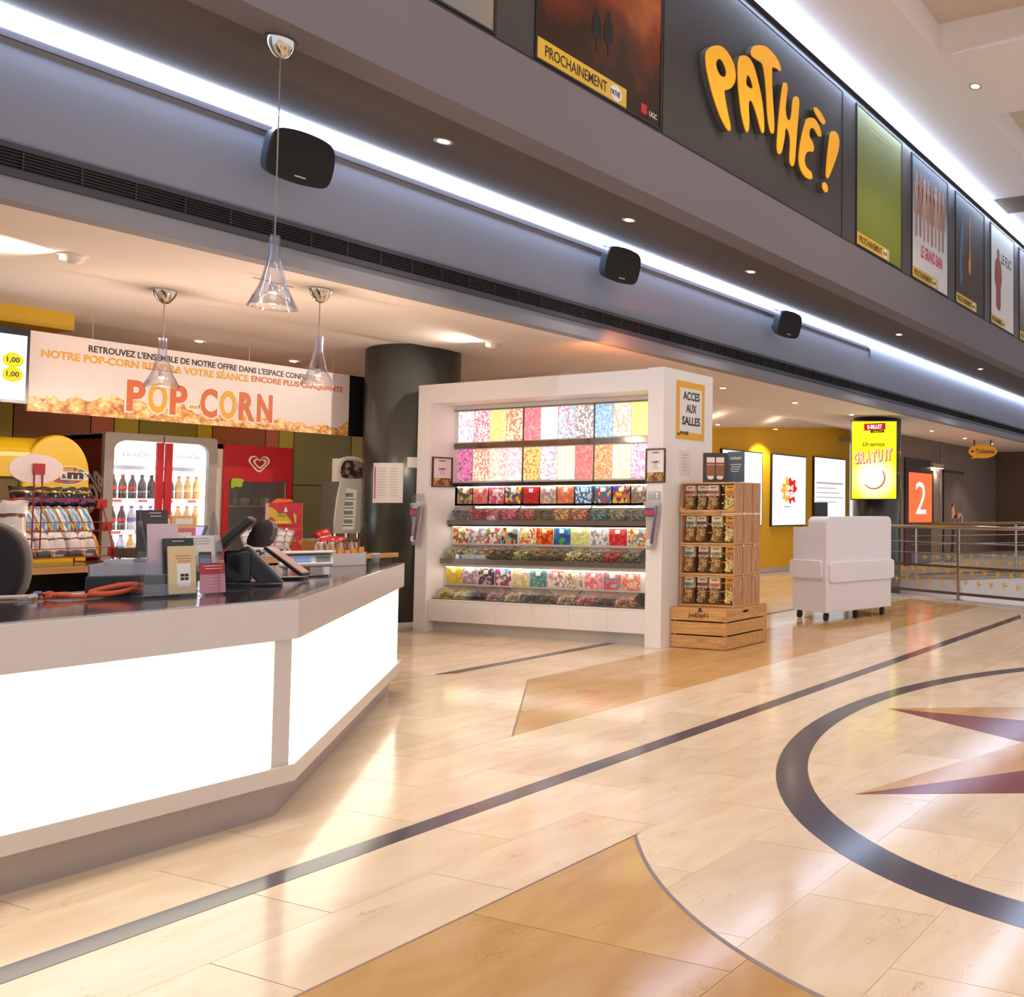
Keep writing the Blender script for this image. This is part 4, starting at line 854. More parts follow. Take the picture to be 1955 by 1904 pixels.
o = MB().prism(smoothpoly([(-.07, 0), (.07, .01), (.05, .035), (.02, .02), (-.02, .04), (-.05, .015)], 3), 0, .06, 'XZ').build('ribbon_bow', mat('bow_orange', (214, 96, 40), .4), loc=(5.16, 8.98, 1.384)); tag(o, 'small orange bow on top of the crimson box', 'bow')
for i in range(6):
    o = obj('paper_sleeve', pouch(.075, .18, .03, 5, 6, 90 + i), bagmat('sleeve_print', [(226, 220, 220), (206, 120, 120), (230, 226, 226), (150, 180, 150), (230, 226, 226)], [0, .3, .36, .62, .68], 5, .25), None, (4.80 + .055 * i, 8.80 + .02 * (i % 2), .965), (R(-6), R(-14 + 6 * i), R(-16)))
    tag(o, 'white printed paper sleeve in the clear cup, %s from the left' % ORD[i], 'paper sleeve', 'paper sleeves on the back counter')
e = empty('sleeve_holder', (4.94, 8.82, .9), 0, 'dotted grey holder for the white paper sleeves', 'holder'); MB().box(-.17, .17, -.04, .05, 0, .065).build('box', candy('holder_dots', [(206, 202, 200), (60, 58, 60), (210, 206, 204)], 50, gap=.1), e)
for i, (x_, z_) in enumerate(((5.42, 0), (5.52, 0), (5.46, .07))):
    o = obj('red_sweet_bag', pouch(.16, .17, .1, 7, 8, 110 + i), bagmat('bag_red_print', [(180, 24, 30), (232, 220, 216), (186, 28, 34)], [0, .42, .58], 6, .5), None, (x_, 8.78 + .06 * (i == 2), .9 + z_), (R(-12), R(8 - 12 * i), R(-20 + 14 * i))); tag(o, 'red sweet bag behind the shop scale, ' + ['left one of the pile', 'right one of the pile', 'top one of the pile'][i], 'sweet bag', 'red bags on the back counter')
for i in range(4):
    x_ = 3.93 + i * .055; o = obj('coffee_bag', pouch(.09, .16, .04, 6, 8, 120 + i, True), bagmat('bag_taupe', [(150, 112, 92), (186, 160, 148), (120, 84, 66), (190, 168, 156)], [0, .3, .5, .75], 3, .5, 0), None, (x_, 6.40 - (x_ - 4) * .25, ZT + .006), (R(-4), R(4 * (i % 2)), R(-14 + 20 * (i % 2)))); tag(o, 'taupe snack bag at the back of the low white carton, %s from the left' % ORD[i], 'snack bag', 'taupe bags in the carton')
o = MB().lathe([(.022, 0), (.026, .07), (.028, .075), (.0255, .075), (.02, .004)], 20, caps=True).build('paper_cup', mat('cup_cream', (214, 206, 190), .5), loc=(4.21, 6.30, ZT), smooth=True); tag(o, 'small cream paper cup at the right end of the bar counter', 'cup')
# ================================================================== BANNER, MENU SCREEN, YELLOW BOX
bn = empty('popcorn_banner', (3.913, 10.2, 2.155), 0, 'wide popcorn advertising banner hung above the drinks fridge', 'banner'); BW, BH = 2.565, .685
def popmat():
    m = bpy.data.materials.new('banner_print'); m.use_nodes = True; nt = m.node_tree; N = nt.nodes.new; L = nt.links.new; b = nt.nodes['Principled BSDF']; b.inputs['Roughness'].default_value = .45
    tc = N('ShaderNodeTexCoord'); s = N('ShaderNodeSeparateXYZ'); L(tc.outputs['Object'], s.inputs[0])
    mp = N('ShaderNodeMapping'); mp.inputs['Scale'].default_value = (1, 0, 1); L(tc.outputs['Object'], mp.inputs[0])
    v = N('ShaderNodeTexVoronoi'); v.inputs['Scale'].default_value = 13; L(mp.outputs[0], v.inputs['Vector'])
    v2 = N('ShaderNodeTexVoronoi'); v2.inputs['Scale'].default_value = 34; L(mp.outputs[0], v2.inputs['Vector'])
    n = N('ShaderNodeTexNoise'); n.inputs['Scale'].default_value = 3.2; n.inputs['Detail'].default_value = 3; L(mp.outputs[0], n.inputs['Vector'])
    r = N('ShaderNodeValToRGB'); el = r.color_ramp.elements; cols = [(0, (255, 244, 216)), (.35, (252, 226, 176)), (.7, (230, 172, 100)), (1, (180, 108, 56))]
    while len(el) < 4: el.new(.5)
    for i, (p, c) in enumerate(cols): el[i].position = p
    for i, (p, c) in enumerate(cols): el[i].color = lin(c)
    mx = N('ShaderNodeMath'); mx.operation = 'MULTIPLY_ADD'; mx.inputs[1].default_value = .55; L(v2.outputs['Distance'], mx.inputs[0])
    m5 = N('ShaderNodeMath'); m5.operation = 'MULTIPLY'; m5.inputs[1].default_value = .75; L(v.outputs['Distance'], m5.inputs[0]); L(m5.outputs[0], mx.inputs[2]); L(mx.outputs[0], r.inputs[0])
    # height of the heap: cell height by noise along x
    h = N('ShaderNodeMath'); h.operation = 'MULTIPLY_ADD'; h.inputs[1].default_value = .38; h.inputs[2].default_value = .0; L(n.outputs['Fac'], h.inputs[0])
    h2 = N('ShaderNodeMath'); h2.operation = 'MULTIPLY_ADD'; h2.inputs[1].default_value = -.10; L(v.outputs['Distance'], h2.inputs[0]); L(h.outputs[0], h2.inputs[2])
    g = N('ShaderNodeMath'); g.operation = 'GREATER_THAN'; L(h2.outputs[0], g.inputs[0]); L(s.outputs[2], g.inputs[1])
    mm = N('ShaderNodeMixRGB'); mm.inputs[1].default_value = lin((226, 214, 208)); L(g.outputs[0], mm.inputs[0]); L(r.outputs[0], mm.inputs[2]); L(mm.outputs[0], b.inputs['Base Color']); return m
MB().box(0, BW, 0, .03, 0, BH).build('print_board', popmat(), bn)
m_or = mat('text_orange', (206, 104, 52), .5); m_yo = mat('text_amber', (222, 164, 46), .5)
text("RETROUVEZ L'ENSEMBLE DE NOTRE OFFRE DANS L'ESPACE CONFISERIE", bn, 1.30, -.001, .597, 1.86, .062, m_ink, .022)
text('NOTRE POP-CORN RENDRA VOTRE SÉANCE', bn, .83, -.001, .512, 1.52, .088, m_yo, .03)
text('ENCORE PLUS CRAQUANTE', bn, 2.055, -.001, .505, .88, .072, m_or, .03)
xx = .635
for ch, m, w_ in (('P', m_or, .145), ('O', m_yo, .155), ('P', m_or, .145), ('-', m_yo, .075), ('C', m_or, .15), ('O', m_yo, .155), ('R', m_or, .15), ('N', m_or, .15)):
    hh = .29 if ch != '-' else .028; zc = .215 if ch != '-' else .16
    text(ch, bn, xx + w_ / 2, -.003, zc, w_ * .92, hh, m, .035, name='letter', depth=.004)
    text(ch, bn, xx + w_ / 2, -.001, zc, w_ * .92 + .03, hh + .03, m_white, .06, name='letter_edge', depth=.002)
    xx += w_ + .008
MB().box(BW, BW + .21, 0, .03, .0, BH).build('black_board', mat('board_black', (8, 8, 8), .5), bn)
for x_ in (.4, 1.6, 2.4): MB().tube([(x_, .015, BH), (x_, .015, .90)], .003, 6).build('hanger', m_rim, bn)
e = empty('menu_screen', (2.75, 10.17, 2.205), 0, 'wall menu screen cut off by the left edge of the photo', 'screen')
o = MB().box(0, 1.155, 0, .06, 0, .64).build('housing', mat('screen_bezel', (34, 34, 40), .3), e, bevel=.004)
MB().box(.03, 1.135, -.002, .0, .03, .575).build('display', glow('menu_display', (236, 238, 252), 1.15), o)
for z_, t_ in ((.36, '1,00'), (.24, '1,00')):
    b = MB(); b.lathe([(.062, 0), (.062, .002)], 24); g = b.build('price_dot', glow('price_yellow', (240, 230, 50), 1.0), o, loc=(1.055, -.0025, z_), rot=(R(90), 0, 0))
    text(t_, o, 1.055, -.0055, z_, .075, .05, m_ink, .02)
for x_ in (.2, .9): MB().tube([(x_, .03, .64), (x_, .03, .86)], .012, 8).build('mount', m_blk, e)
o = MB().box(0, 1.6, 0, .5, 0, .155).build('yellow_ceiling_box', mat('box_yellow', (206, 164, 12), .5), loc=(2.70, 10.48, 2.93)); tag(o, 'yellow boxed bulkhead hanging from the ceiling behind the menu screen', 'ceiling box')
# ================================================================== SWEET DISPENSER (yellow)
e = empty('sweet_dispenser', (4.19, 10.42, 0), R(-4), 'big yellow sweet dispenser with a rounded top and round logo', 'dispenser')
m_my = mat('dispenser_yellow', (236, 190, 22), .3)
arch = [(-.2, .0), (.22, .0), (.22, 1.55)] + [(.01 + .21 * math.cos(R(k * 9)), 1.62 + .36 * math.sin(R(k * 9))) for k in range(1, 20)] + [(-.2, 1.55)]
MB().prism(arch, 0, .22, 'XZ').build('front_panel', m_my, e, bevel=.015)
hb = [(.25, 1.60), (.62, 1.60), (.62, 1.78)] + [(.435 + .185 * math.cos(R(k * 12)), 1.78 + .17 * math.sin(R(k * 12))) for k in range(1, 15)] + [(.25, 1.78)]
o = MB().prism([(y_ - .25, z_) for y_, z_ in hb], -1.6, -.0, 'YZ').build('barrel', m_my, e, bevel=.01)
MB().box(-1.6, -.19, .05, .35, 0, 1.6).build('side_body', mat('dispenser_olive', (110, 88, 24), .5), e)
lg = MB().prism([(.075 + .135 * math.cos(2 * math.pi * k / 40), 1.625 + .085 * math.sin(2 * math.pi * k / 40)) for k in range(40)], -.006, .0, 'XZ').build('logo_disc', m_paper, e)
MB().prism([(.075 + .126 * math.cos(2 * math.pi * k / 40), 1.625 + .077 * math.sin(2 * math.pi * k / 40)) for k in range(40)], -.008, -.005, 'XZ').build('logo_picture', candy('sweets_print', [(206, 120, 40), (90, 120, 60), (190, 60, 40), (90, 130, 180), (214, 160, 50)], 26, gap=.3), lg)
MB().box(.03, .21, -.0095, -.007, 1.585, 1.66).build('logo_bar', m_paper, lg)
text('m', lg, .125, -.0097, 1.624, .105, .06, mat('ink_choc', (62, 36, 30), .5), .06); text("'s", lg, .20, -.0097, 1.632, .03, .035, mat('ink_choc'), .03); text('&', lg, .052, -.0097, 1.616, .03, .04, mat('ink_choc'), .03)
# ================================================================== DRINKS FRIDGE
fr = empty('drinks_fridge', (4.70, 10.9, 0), 0, 'double-door drinks fridge with red side wall, glowing white inside', 'fridge'); FW, FH, FD = .895, 2.07, .68
m_fs = mat('fridge_frame_grey', (168, 158, 148), .4); m_fl = glow('fridge_light', (245, 250, 255), 2.4)
MB().box(0, .02, 0, FD, .08, FH - .02).build('side_wall', mat('fridge_red', (110, 14, 12), .35), fr); MB().box(FW - .02, FW, 0, FD, .08, FH - .02).build('side_wall', mat('fridge_red'), fr)
MB().box(0, FW, 0, FD, FH - .06, FH - .01).build('top_wall', m_fs, fr); MB().box(0, FW, 0, FD, 0, .28).build('base', mat('fridge_base', (60, 56, 54), .5), fr)
MB().box(.02, FW - .02, FD - .03, FD, .28, FH - .06).build('light_back', m_fl, fr)
MB().box(.02, .03, .05, FD, .28, FH - .06).build('light_side', m_fl, fr); MB().box(FW - .03, FW - .02, .05, FD, .28, FH - .06).build('light_side', m_fl, fr)
obj('door_frame', fill([rrect(0, FW, .28, FH, .03), rrect(.07, FW / 2 - .004, .34, FH - .07, .1, 6, (0, 0, 0, 1))[::-1], rrect(FW / 2 + .004, FW - .07, .34, FH - .07, .1, 6, (0, 0, 1, 0))[::-1]], .05), m_fs, fr)
m_rd = mat('fridge_red_bar', (206, 32, 40), .35)
for x0, x1 in ((FW / 2 - .065, FW / 2 - .005), (FW / 2 + .005, FW / 2 + .065)): MB().box(x0, x1, -.075, -.05, 1.23, FH - .08).build('door_handle', m_rd, fr, bevel=.006)
for x_ in (.045, FW / 2, FW - .045): MB().box(x_ - .008, x_ + .008, .01, .03, .32, FH - .09).build('light_tube', glow('fridge_tube', (250, 252, 255), 9), fr)  # tubes added inside to light the bottles
MB().box(FW / 2 - .004, FW / 2 + .004, -.052, -.045, .3, FH - .01).build('door_gap', mat('gap_dark', (120, 16, 20), .5), fr)
for x0, x1 in ((.07, FW / 2 - .004), (FW / 2 + .004, FW - .07)): MB().box(x0, x1, -.03, -.026, .34, FH - .07).build('glass_door', clear('fridge_glass', (252, 254, 255), .03, .3, .03), fr)
for x_ in (.24, .66): text('Coca-Cola', fr, x_, -.032, 1.87, .2, .05, mat('faint_red', (226, 150, 150), .5), .0, .3)
text('Coca-Cola', fr, -.002, .3, 1.28, .95, .3, m_white, .02, .25, rot=(0, R(-58), R(-90)))
for z_ in (1.43, 1.12, .84):
    MB().box(.03, FW - .03, .1, FD - .04, z_ - .012, z_).build('shelf', mat('shelf_white', (236, 236, 238), .4), fr); MB().box(.03, FW - .03, .085, .1, z_ - .045, z_ + .005).build('shelf_label', mat('label_strip', (240, 226, 226), .4, emit=(240, 226, 226), es=.5), fr)
    for k in range(4): MB().box(-.035, .035, -.002, 0, -.012, .012).build('red_label', mat('label_red', (226, 110, 110), .5), fr, loc=(.16 + .2 * k, .084, z_ - .02))
MB().box(.03, FW - .03, .085, .12, 1.72, 1.76).build('light_shade', mat('shade_grey', (206, 210, 220), .4), fr)
prof = [(.028, 0), (.031, .01), (.031, .06), (.027, .09), (.031, .12), (.030, .15), (.02, .185), (.013, .205), (.013, .225)]
me_b = MB().lathe(prof, 12).mesh('bottle', True); me_l = MB().lathe([(.0318, .085), (.0318, .125)], 12, caps=False).mesh('label', True); me_c = MB().lathe([(.0145, .22), (.0145, .24), (.012, .242)], 10).mesh('cap', True)
kinds = {'cola': ((70, 46, 42), (200, 40, 44), (200, 40, 44), 'dark cola bottle with a red label'), 'zero': ((62, 56, 58), (60, 56, 56), (40, 38, 40), 'dark bottle with a black label'), 'orange': ((224, 176, 104), (236, 206, 140), (226, 120, 50), 'orange juice bottle with a pale label'), 'clear': ((200, 200, 214), (130, 120, 190), (110, 100, 180), 'clear bottle with a violet label')}
rowsb = [(1.43, ['cola', 'cola', 'cola', 'cola', 'zero', 'zero', 'zero', 'zero', 'orange', 'orange', 'orange'], 'upper'), (1.12, ['cola', 'cola', 'cola', 'clear', 'clear', 'clear', 'clear', 'orange', 'orange', 'orange', 'orange'], 'middle'), (.84, ['zero', 'zero', 'clear', 'orange', 'orange', 'cola', 'cola', 'clear', 'clear', 'orange', 'orange'], 'lower')]
for z_, ks, tier in rowsb:
    for i, k_ in enumerate(ks):
        c1, c2, c3, nm = kinds[k_]
        o = obj('bottle', me_b, mat('drink_' + k_, c1, .15), None, (4.70 + .075 + .0745 * i, 10.9 + .14, z_))
        tag(o, "%s, %s from left on the fridge's %s shelf" % (nm, ORD[i], tier), 'bottle', 'bottles in the drinks fridge')
        obj('label', me_l, mat('bottle_label_' + k_, c2, .4), o); obj('cap', me_c, mat('bottle_cap_' + k_, c3, .4), o)
# ================================================================== ICE CREAM FREEZER
fz = empty('ice_cream_freezer', (5.62, 10.9, 0), 0, 'red upright ice cream freezer with a white heart logo', 'freezer'); ZW, ZH = .70, 2.02
m_fr = mat('freezer_red', (186, 24, 34), .35)
MB().box(0, .05, 0, .66, .06, ZH).build('side_wall', mat('freezer_white', (222, 212, 200), .4), fz); MB().box(ZW - .02, ZW, 0, .66, .06, ZH).build('side_wall', m_fr, fz); MB().box(0, ZW, .62, .66, .06, ZH).build('back_wall', mat('freezer_inner', (112, 108, 96), .5, emit=(112, 108, 96), es=.15), fz)  # back wall carries a faint added glow to lift the dark interior
MB().box(0, ZW, 0, .66, 0, .25).build('base', m_blk, fz); MB().box(0, ZW, 0, .66, ZH - .05, ZH).build('roof', m_fr, fz)
hd = [(.05, ZH), (.05, 1.66), (.10, 1.66)] + [(.10 + .55 * k / 12, 1.655 - .03 * math.sin(math.pi * k / 12)) for k in range(13)] + [(.70, 1.66), (.70, ZH)]
MB().prism(hd, -.03, .0, 'XZ').build('header', m_fr, fz)
MB().box(.05, .10, -.03, 0, .25, 1.66).build('door_stile', m_fr, fz); MB().box(.65, .70, -.03, 0, .25, 1.66).build('door_stile', m_fr, fz); MB().box(.1, .65, -.03, 0, .25, .32).build('door_rail', m_fr, fz)
MB().box(.10, .65, -.02, -.016, .32, 1.66).build('glass_door', clear('freezer_glass', (205, 206, 196), .06, .4, .04), fz)
def heart(s, k=1.0): return smoothpoly([(0, -.5 * s * k), (.30 * s, -.22 * s), (.5 * s, .08 * s), (.42 * s, .32 * s), (.2 * s, .38 * s), (0, .2 * s), (-.2 * s, .38 * s), (-.42 * s, .32 * s), (-.5 * s, .08 * s), (-.30 * s, -.22 * s)], 4)
m_hw = mat('heart_cream', (240, 222, 196), .4)
for s1, s2, dx in ((.20, .165, 0), (.125, .085, .006)):
    obj('heart_ring', fill([heart(s1), heart(s2)[::-1]], .004), m_hw, fz, (.37 + dx, -.03, 1.835))
obj('green_sticker', fill([smoothpoly([(0, 0), (.03, .02), (.09, .02), (.1, .06), (.11, .1), (.05, .11), (.0, .1)], 3)], .003), mat('sticker_green', (170, 190, 50), .4), fz, (.12, -.03, 1.55))
for x_ in (.075, .67): MB().box(x_ - .006, x_ + .006, .01, .025, .34, 1.62).build('light_tube', glow('freezer_tube', (255, 246, 224), 9), fz)  # tubes added to brighten the freezer interior
for z_ in (1.37, 1.08, .8): MB().box(.06, .68, .05, .6, z_ - .015, z_).build('shelf', mat('freezer_shelf', (196, 182, 140), .4), fz)
me_t = MB().lathe([(.03, 0), (.042, .055), (.044, .06), (.044, .075), (.03, .085), (.004, .09)], 16).mesh('tub', True)
for i in range(6): o = obj('ice_cream_tub', me_t, mat('tub_cream_%d' % (i % 2), [(206, 188, 160), (150, 120, 92)][i % 2], .4), None, (5.80 + .095 * i, 11.1 + .03 * (i % 2), 1.37)); tag(o, 'small ice cream tub on the top freezer shelf, %s from the left' % ORD[i], 'tub', 'tubs in the freezer')
for i in range(5): o = obj('ice_cream_pack', MB().prism(rrect(-.05, .05, -.03, .03, .012), 0, .035 + .008 * (i % 3)).mesh('pack'), mat('pack_%d' % (i % 3), [(190, 150, 80), (170, 110, 96), (206, 196, 180)][i % 3], .4), None, (5.79 + .12 * i, 11.1, 1.08), (0, 0, .2 * i), bevel=.006); tag(o, 'flat ice cream pack on the middle freezer shelf, %s from the left' % ORD[i], 'ice cream pack', 'packs in the freezer')
# ================================================================== HOT SNACK CABINET
SC = empty('side_cupboard', (6.28, 10.22, 0), 0, 'ochre side cupboard under the white hot snack cabinet', 'cupboard'); MB().box(0, .36, .02, .55, .05, .98).build('body', mat('cupboard_ochre', (176, 124, 50), .5), SC); MB().box(-.0, .36, 0, .57, .98, 1.0).build('top', m_steel, SC); MB().box(0.01, .35, .0, .02, .08, .97).build('door', mat('cupboard_ochre'), SC)
hs = empty('hot_snack_cabinet', (6.40, 10.28, 1.0), R(-6), 'white hot snack cabinet with an arched picture header beside the column', 'snack cabinet'); m_hsw = mat('cabinet_white', (230, 222, 208), .4)
obj('front_frame', fill([[(.0, .06), (.28, .06), (.28, .64), (.05, .64), (.02, .45), (.0, .2)], [(.075, .10), (.20, .10), (.22, .55), (.10, .58)][::-1]], .03), m_hsw, hs, (0, 0, 0)); MB().box(.02, .28, .0, .3, .06, .64).build('body', mat('cabinet_grey', (110, 104, 92), .4), hs)
obj('header_frame', fill([smoothpoly([(.03, .66), (.29, .66), (.29, .86), (.17, .93), (.04, .88)], 3), smoothpoly([(.055, .69), (.27, .69), (.27, .84), (.17, .895), (.065, .855)], 3)[::-1]], .03), m_hsw, hs)
MB().box(.05, .275, -.012, .02, .68, .88).build('header_picture', candy('hotdog_print', [(70, 56, 54), (110, 90, 84), (150, 100, 60), (60, 50, 50), (180, 150, 130)], 22, gap=.3), hs); MB().box(.03, .29, .0, .12, .64, .9).build('header_box', m_hsw, hs)
MB().box(.07, .225, -.002, .0, .09, .60).build('lit_back', glow('cabinet_light', (214, 200, 176), .55), hs)  # glowing panel added to brighten the cabinet interior
for k in range(4): MB().box(.085, .205, -.005, .02, .14 + .1 * k, .15 + .1 * k).build('rack_bar', m_chrome, hs)
for k in range(4): MB().box(.10, .19, -.003, .0, .17 + .1 * k, .215 + .1 * k).build('price_card', mat('card_grey', (176, 170, 160), .5), hs)
for x_, y_ in ((.03, .02), (.26, .02), (.03, .27), (.26, .27)): MB().tube([(x_, y_, 0), (x_, y_, .06)], .012, 8).build('foot', m_chrome, hs)
# papers on the column
def colpaper(a0, a1, z0, z1, label, ink=True):
    r_ = .463; vs = []; n = 8
    for k in range(n + 1):
        t = R(a0 + (a1 - a0) * k / n)
        for rr_ in (r_, r_ + .0015): vs += [(rr_ * math.cos(t), rr_ * math.sin(t), z0), (rr_ * math.cos(t), rr_ * math.sin(t), z1)]
    fs = []
    for k in range(n):
        i = 4 * k; fs += [(i + 2, i + 6, i + 7, i + 3), (i, i + 1, i + 5, i + 4), (i + 1, i + 3, i + 7, i + 5), (i, i + 4, i + 6, i + 2)]
    fs += [(0, 2, 3, 1), (4 * n, 4 * n + 1, 4 * n + 3, 4 * n + 2)]
    o = MB().add(vs, fs).build('paper_notice', m_paper, loc=(6.893, 9.751, 0)); tag(o, label, 'notice')
    if ink:
        for i in range(11):
            for j in (0, 1):
                t = R(a0 + (a1 - a0) * (.32 if j == 0 else .72)); rr_ = r_ + .002
                MB().mbox(Matrix.Translation((rr_ * math.cos(t), rr_ * math.sin(t), z1 - .06 - i * .03)) @ Matrix.Rotation(t, 4, 'Z'), .0008, .045 - .012 * ((i * 3 + j) % 3), .003).build('print_line', mat('ink_rose', (206, 150, 150), .5) if i % 4 == 0 else mat('ink_grey', (180, 170, 168), .5), o)
        t = R(a0 + (a1 - a0) * .08); MB().mbox(Matrix.Translation((rr_ * math.cos(t), rr_ * math.sin(t), (z0 + z1) / 2)) @ Matrix.Rotation(t, 4, 'Z'), .0008, .008, (z1 - z0) * .4).build('red_margin', mat('ink_pink', (200, 70, 100), .5), o)
    return o
colpaper(-173.5, -134.5, 1.40, 1.838, 'white menu sheet with red margin taped to the thick grey column')
colpaper(-130.5, -116, 1.79, 1.905, 'small white notice on the thick grey column beside the sweet stand', False)
# ================================================================== PICK AND MIX STAND  (local x = right, y = into the stand)
SX, SY = 6.60, 9.256
CS = empty('sweet_stand', (SX, SY, 0), R(-90), 'tall white pick and mix sweet stand with lit picture panels', 'display stand')
m_sw = mat('stand_white', (234, 229, 227), .45); m_sg = mat('stand_grey_edge', (190, 186, 180), .4)
Wd = 3.389; HT = 2.692
MB().box(0, .186, 0, .69, 0, HT).build('side_post', m_sw, CS, bevel=.003)
MB().box(3.195, Wd, -.02, .69, 0, HT + .005).build('side_post', m_sw, CS, bevel=.003)
MB().box(.186, 3.195, 0, .69, 2.485, HT).build('header', m_sw, CS)
MB().box(.186, 3.195, .60, .69, 0, 2.485).build('back_panel', m_sw, CS)
MB().box(.186, 3.195, .31, .34, 1.36, 2.485).build('upper_back', mat('stand_back', (214, 208, 204), .4), CS)
MB().box(.186, 3.195, .28, .30, 2.43, 2.438).build('shadow_line', mat('line_brown', (96, 78, 60), .5), CS)  # thin brown strip below the header
m_shelf = mat('shelf_black', (40, 34, 32), .2); m_lamp = glow('shelf_light', (255, 248, 238), 12.0)
R1 = [[(250, 230, 240), (240, 150, 180), (255, 245, 250)], [(236, 90, 120), (250, 200, 210), (255, 240, 240), (220, 60, 90)], [(250, 200, 80), (255, 225, 130), (240, 180, 60)], [(190, 90, 50), (240, 190, 150), (170, 80, 40), (250, 220, 180)], [(226, 60, 84), (240, 120, 130), (210, 50, 70)], [(255, 240, 244), (250, 220, 228), (255, 250, 250)], [(150, 200, 225), (250, 245, 250), (230, 80, 120), (120, 180, 210)], [(120, 96, 92), (200, 190, 190), (90, 70, 66), (230, 224, 224)], [(90, 150, 210), (150, 200, 240), (70, 130, 200)], [(250, 200, 180), (240, 150, 120), (255, 230, 215)], [(220, 220, 50), (245, 240, 110), (235, 230, 70)], [(230, 160, 60), (250, 210, 120), (200, 120, 50)]]
R2 = [[(200, 30, 110), (60, 16, 40), (230, 60, 140)], [(220, 60, 50), (250, 180, 130), (255, 235, 220), (230, 100, 60)], [(240, 120, 130), (250, 200, 150), (255, 240, 230)], [(206, 150, 170), (250, 235, 240), (230, 190, 205)], [(240, 170, 30), (220, 60, 40), (120, 170, 50), (250, 200, 60)], [(250, 246, 248), (120, 150, 220), (230, 110, 120), (255, 250, 250)], [(252, 226, 190), (255, 240, 214), (246, 210, 170)], [(220, 50, 50), (236, 90, 84), (200, 40, 44)], [(240, 120, 40), (220, 50, 40), (250, 190, 70), (236, 90, 50)], [(236, 226, 180), (200, 210, 120), (250, 244, 214)], [(240, 150, 190), (252, 224, 236), (226, 100, 150)], [(250, 230, 150), (240, 200, 90)]]
R3 = [[(90, 70, 50), (170, 140, 100), (210, 190, 150)], [(220, 90, 90), (240, 140, 130)], [(230, 90, 130), (250, 225, 232), (210, 60, 100)], [(50, 90, 160), (240, 210, 60), (200, 50, 50), (230, 230, 230)], [(200, 24, 30), (220, 50, 46), (180, 20, 26)], [(206, 180, 150), (180, 150, 190), (236, 220, 200)], [(226, 120, 90), (240, 160, 120)], [(30, 110, 180), (235, 240, 245), (60, 140, 200)], [(40, 120, 190), (210, 60, 50), (240, 210, 60), (50, 140, 200)], [(226, 120, 30), (40, 80, 170), (240, 200, 40), (210, 40, 40)], [(130, 116, 100), (200, 186, 170), (160, 140, 120)]]
R4 = [[(90, 160, 60), (245, 245, 235), (210, 60, 50), (240, 200, 60)], [(245, 240, 236), (230, 130, 70), (110, 150, 200)], [(245, 240, 238), (200, 60, 60), (120, 160, 90)], [(40, 40, 50), (90, 160, 190), (230, 160, 60), (220, 210, 200)], [(240, 220, 110), (250, 246, 230), (220, 90, 60)], [(200, 30, 30), (230, 150, 40), (220, 60, 40)], [(30, 90, 170), (90, 170, 90), (50, 120, 200)], [(214, 220, 130), (230, 232, 160)], [(226, 222, 220), (150, 150, 160), (240, 238, 236)], [(206, 40, 50), (226, 80, 80)], [(240, 200, 70), (220, 90, 60), (90, 160, 200), (245, 235, 220)]]
R5 = [[(236, 190, 20), (245, 210, 50)], [(190, 150, 150), (150, 130, 140), (220, 200, 200)], [(90, 60, 50), (200, 180, 170), (60, 40, 36)], [(70, 110, 180), (200, 50, 60), (236, 230, 235), (120, 170, 210)], [(236, 224, 196), (240, 206, 90), (245, 238, 224)], [(110, 160, 160), (150, 190, 188), (90, 140, 140)], [(226, 170, 170), (245, 230, 226), (190, 120, 110)], [(240, 232, 216), (220, 200, 170), (170, 140, 100)], [(236, 130, 140), (250, 190, 190)], [(120, 170, 170), (230, 100, 110), (190, 190, 180)], [(240, 160, 130), (250, 200, 170), (230, 120, 110)]]
def colx(i):
    """left edge of column i: three sections of four"""
    return .226 + (i // 4) * .992 + (i % 4) * .2435
CW = .2375
for r_, (z0, z1, PAL) in enumerate(((2.08, 2.42, R1), (1.645, 1.995, R2))):
    for i in range(12):
        MB().box(0, CW, -.006, 0, 0, z1 - z0).build('lit_picture', candy('lit_%d_%d' % (r_, i), [tuple(int(v * .66 + 255 * .34) for v in c_) for c_ in PAL[i]], 42 + 10 * ((i * 7) % 3), .95, .28), CS, loc=(colx(i), .31, z0))
        MB().box(-.003, .003, -.009, 0, 0, z1 - z0).build('divider', mat('divider_white', (240, 238, 236), .4), CS, loc=(colx(i) + CW + .003, .31, z0))
MB().box(.19, 3.19, .285, .31, 2.008, 2.066).build('mirror_band', mat('mirror_dark', (120, 104, 92), .08, metal=.8), CS)
for s_ in range(2): MB().box(colx(4 * s_ + 4) - .014, colx(4 * s_ + 4) - .005, .295, .31, 1.4, 2.43).build('section_joint', mat('joint_steel', (120, 118, 120), .3, metal=.6), CS)
tiers = [(1.625, 1.58, 1.39, .31, R3, 1.315, 1.225, .235, 1.19), (1.185, 1.147, .957, .272, R4, .893, .80, .165, .77), (.745, .70, .515, .205, R5, .44, .362, .075, .345)]
Bc = [[(60, 44, 36), (170, 60, 64), (190, 80, 110), (200, 90, 120), (170, 70, 70), (80, 60, 50), (206, 150, 90), (190, 110, 76), (60, 120, 110), (120, 124, 84), (96, 96, 80)],
      [(170, 170, 90), (180, 176, 110), (176, 140, 80), (110, 104, 60), (190, 186, 120), (110, 90, 40), (80, 84, 44), (196, 190, 110), (150, 140, 80), (190, 50, 50), (110, 120, 60)],
      [(232, 190, 30), (236, 200, 90), (40, 36, 36), (200, 150, 150), (236, 220, 170), (110, 112, 120), (120, 96, 70), (196, 170, 140), (206, 110, 100), (90, 66, 62), (200, 140, 90)]]
bshape = None
names = ['top', 'middle', 'bottom']
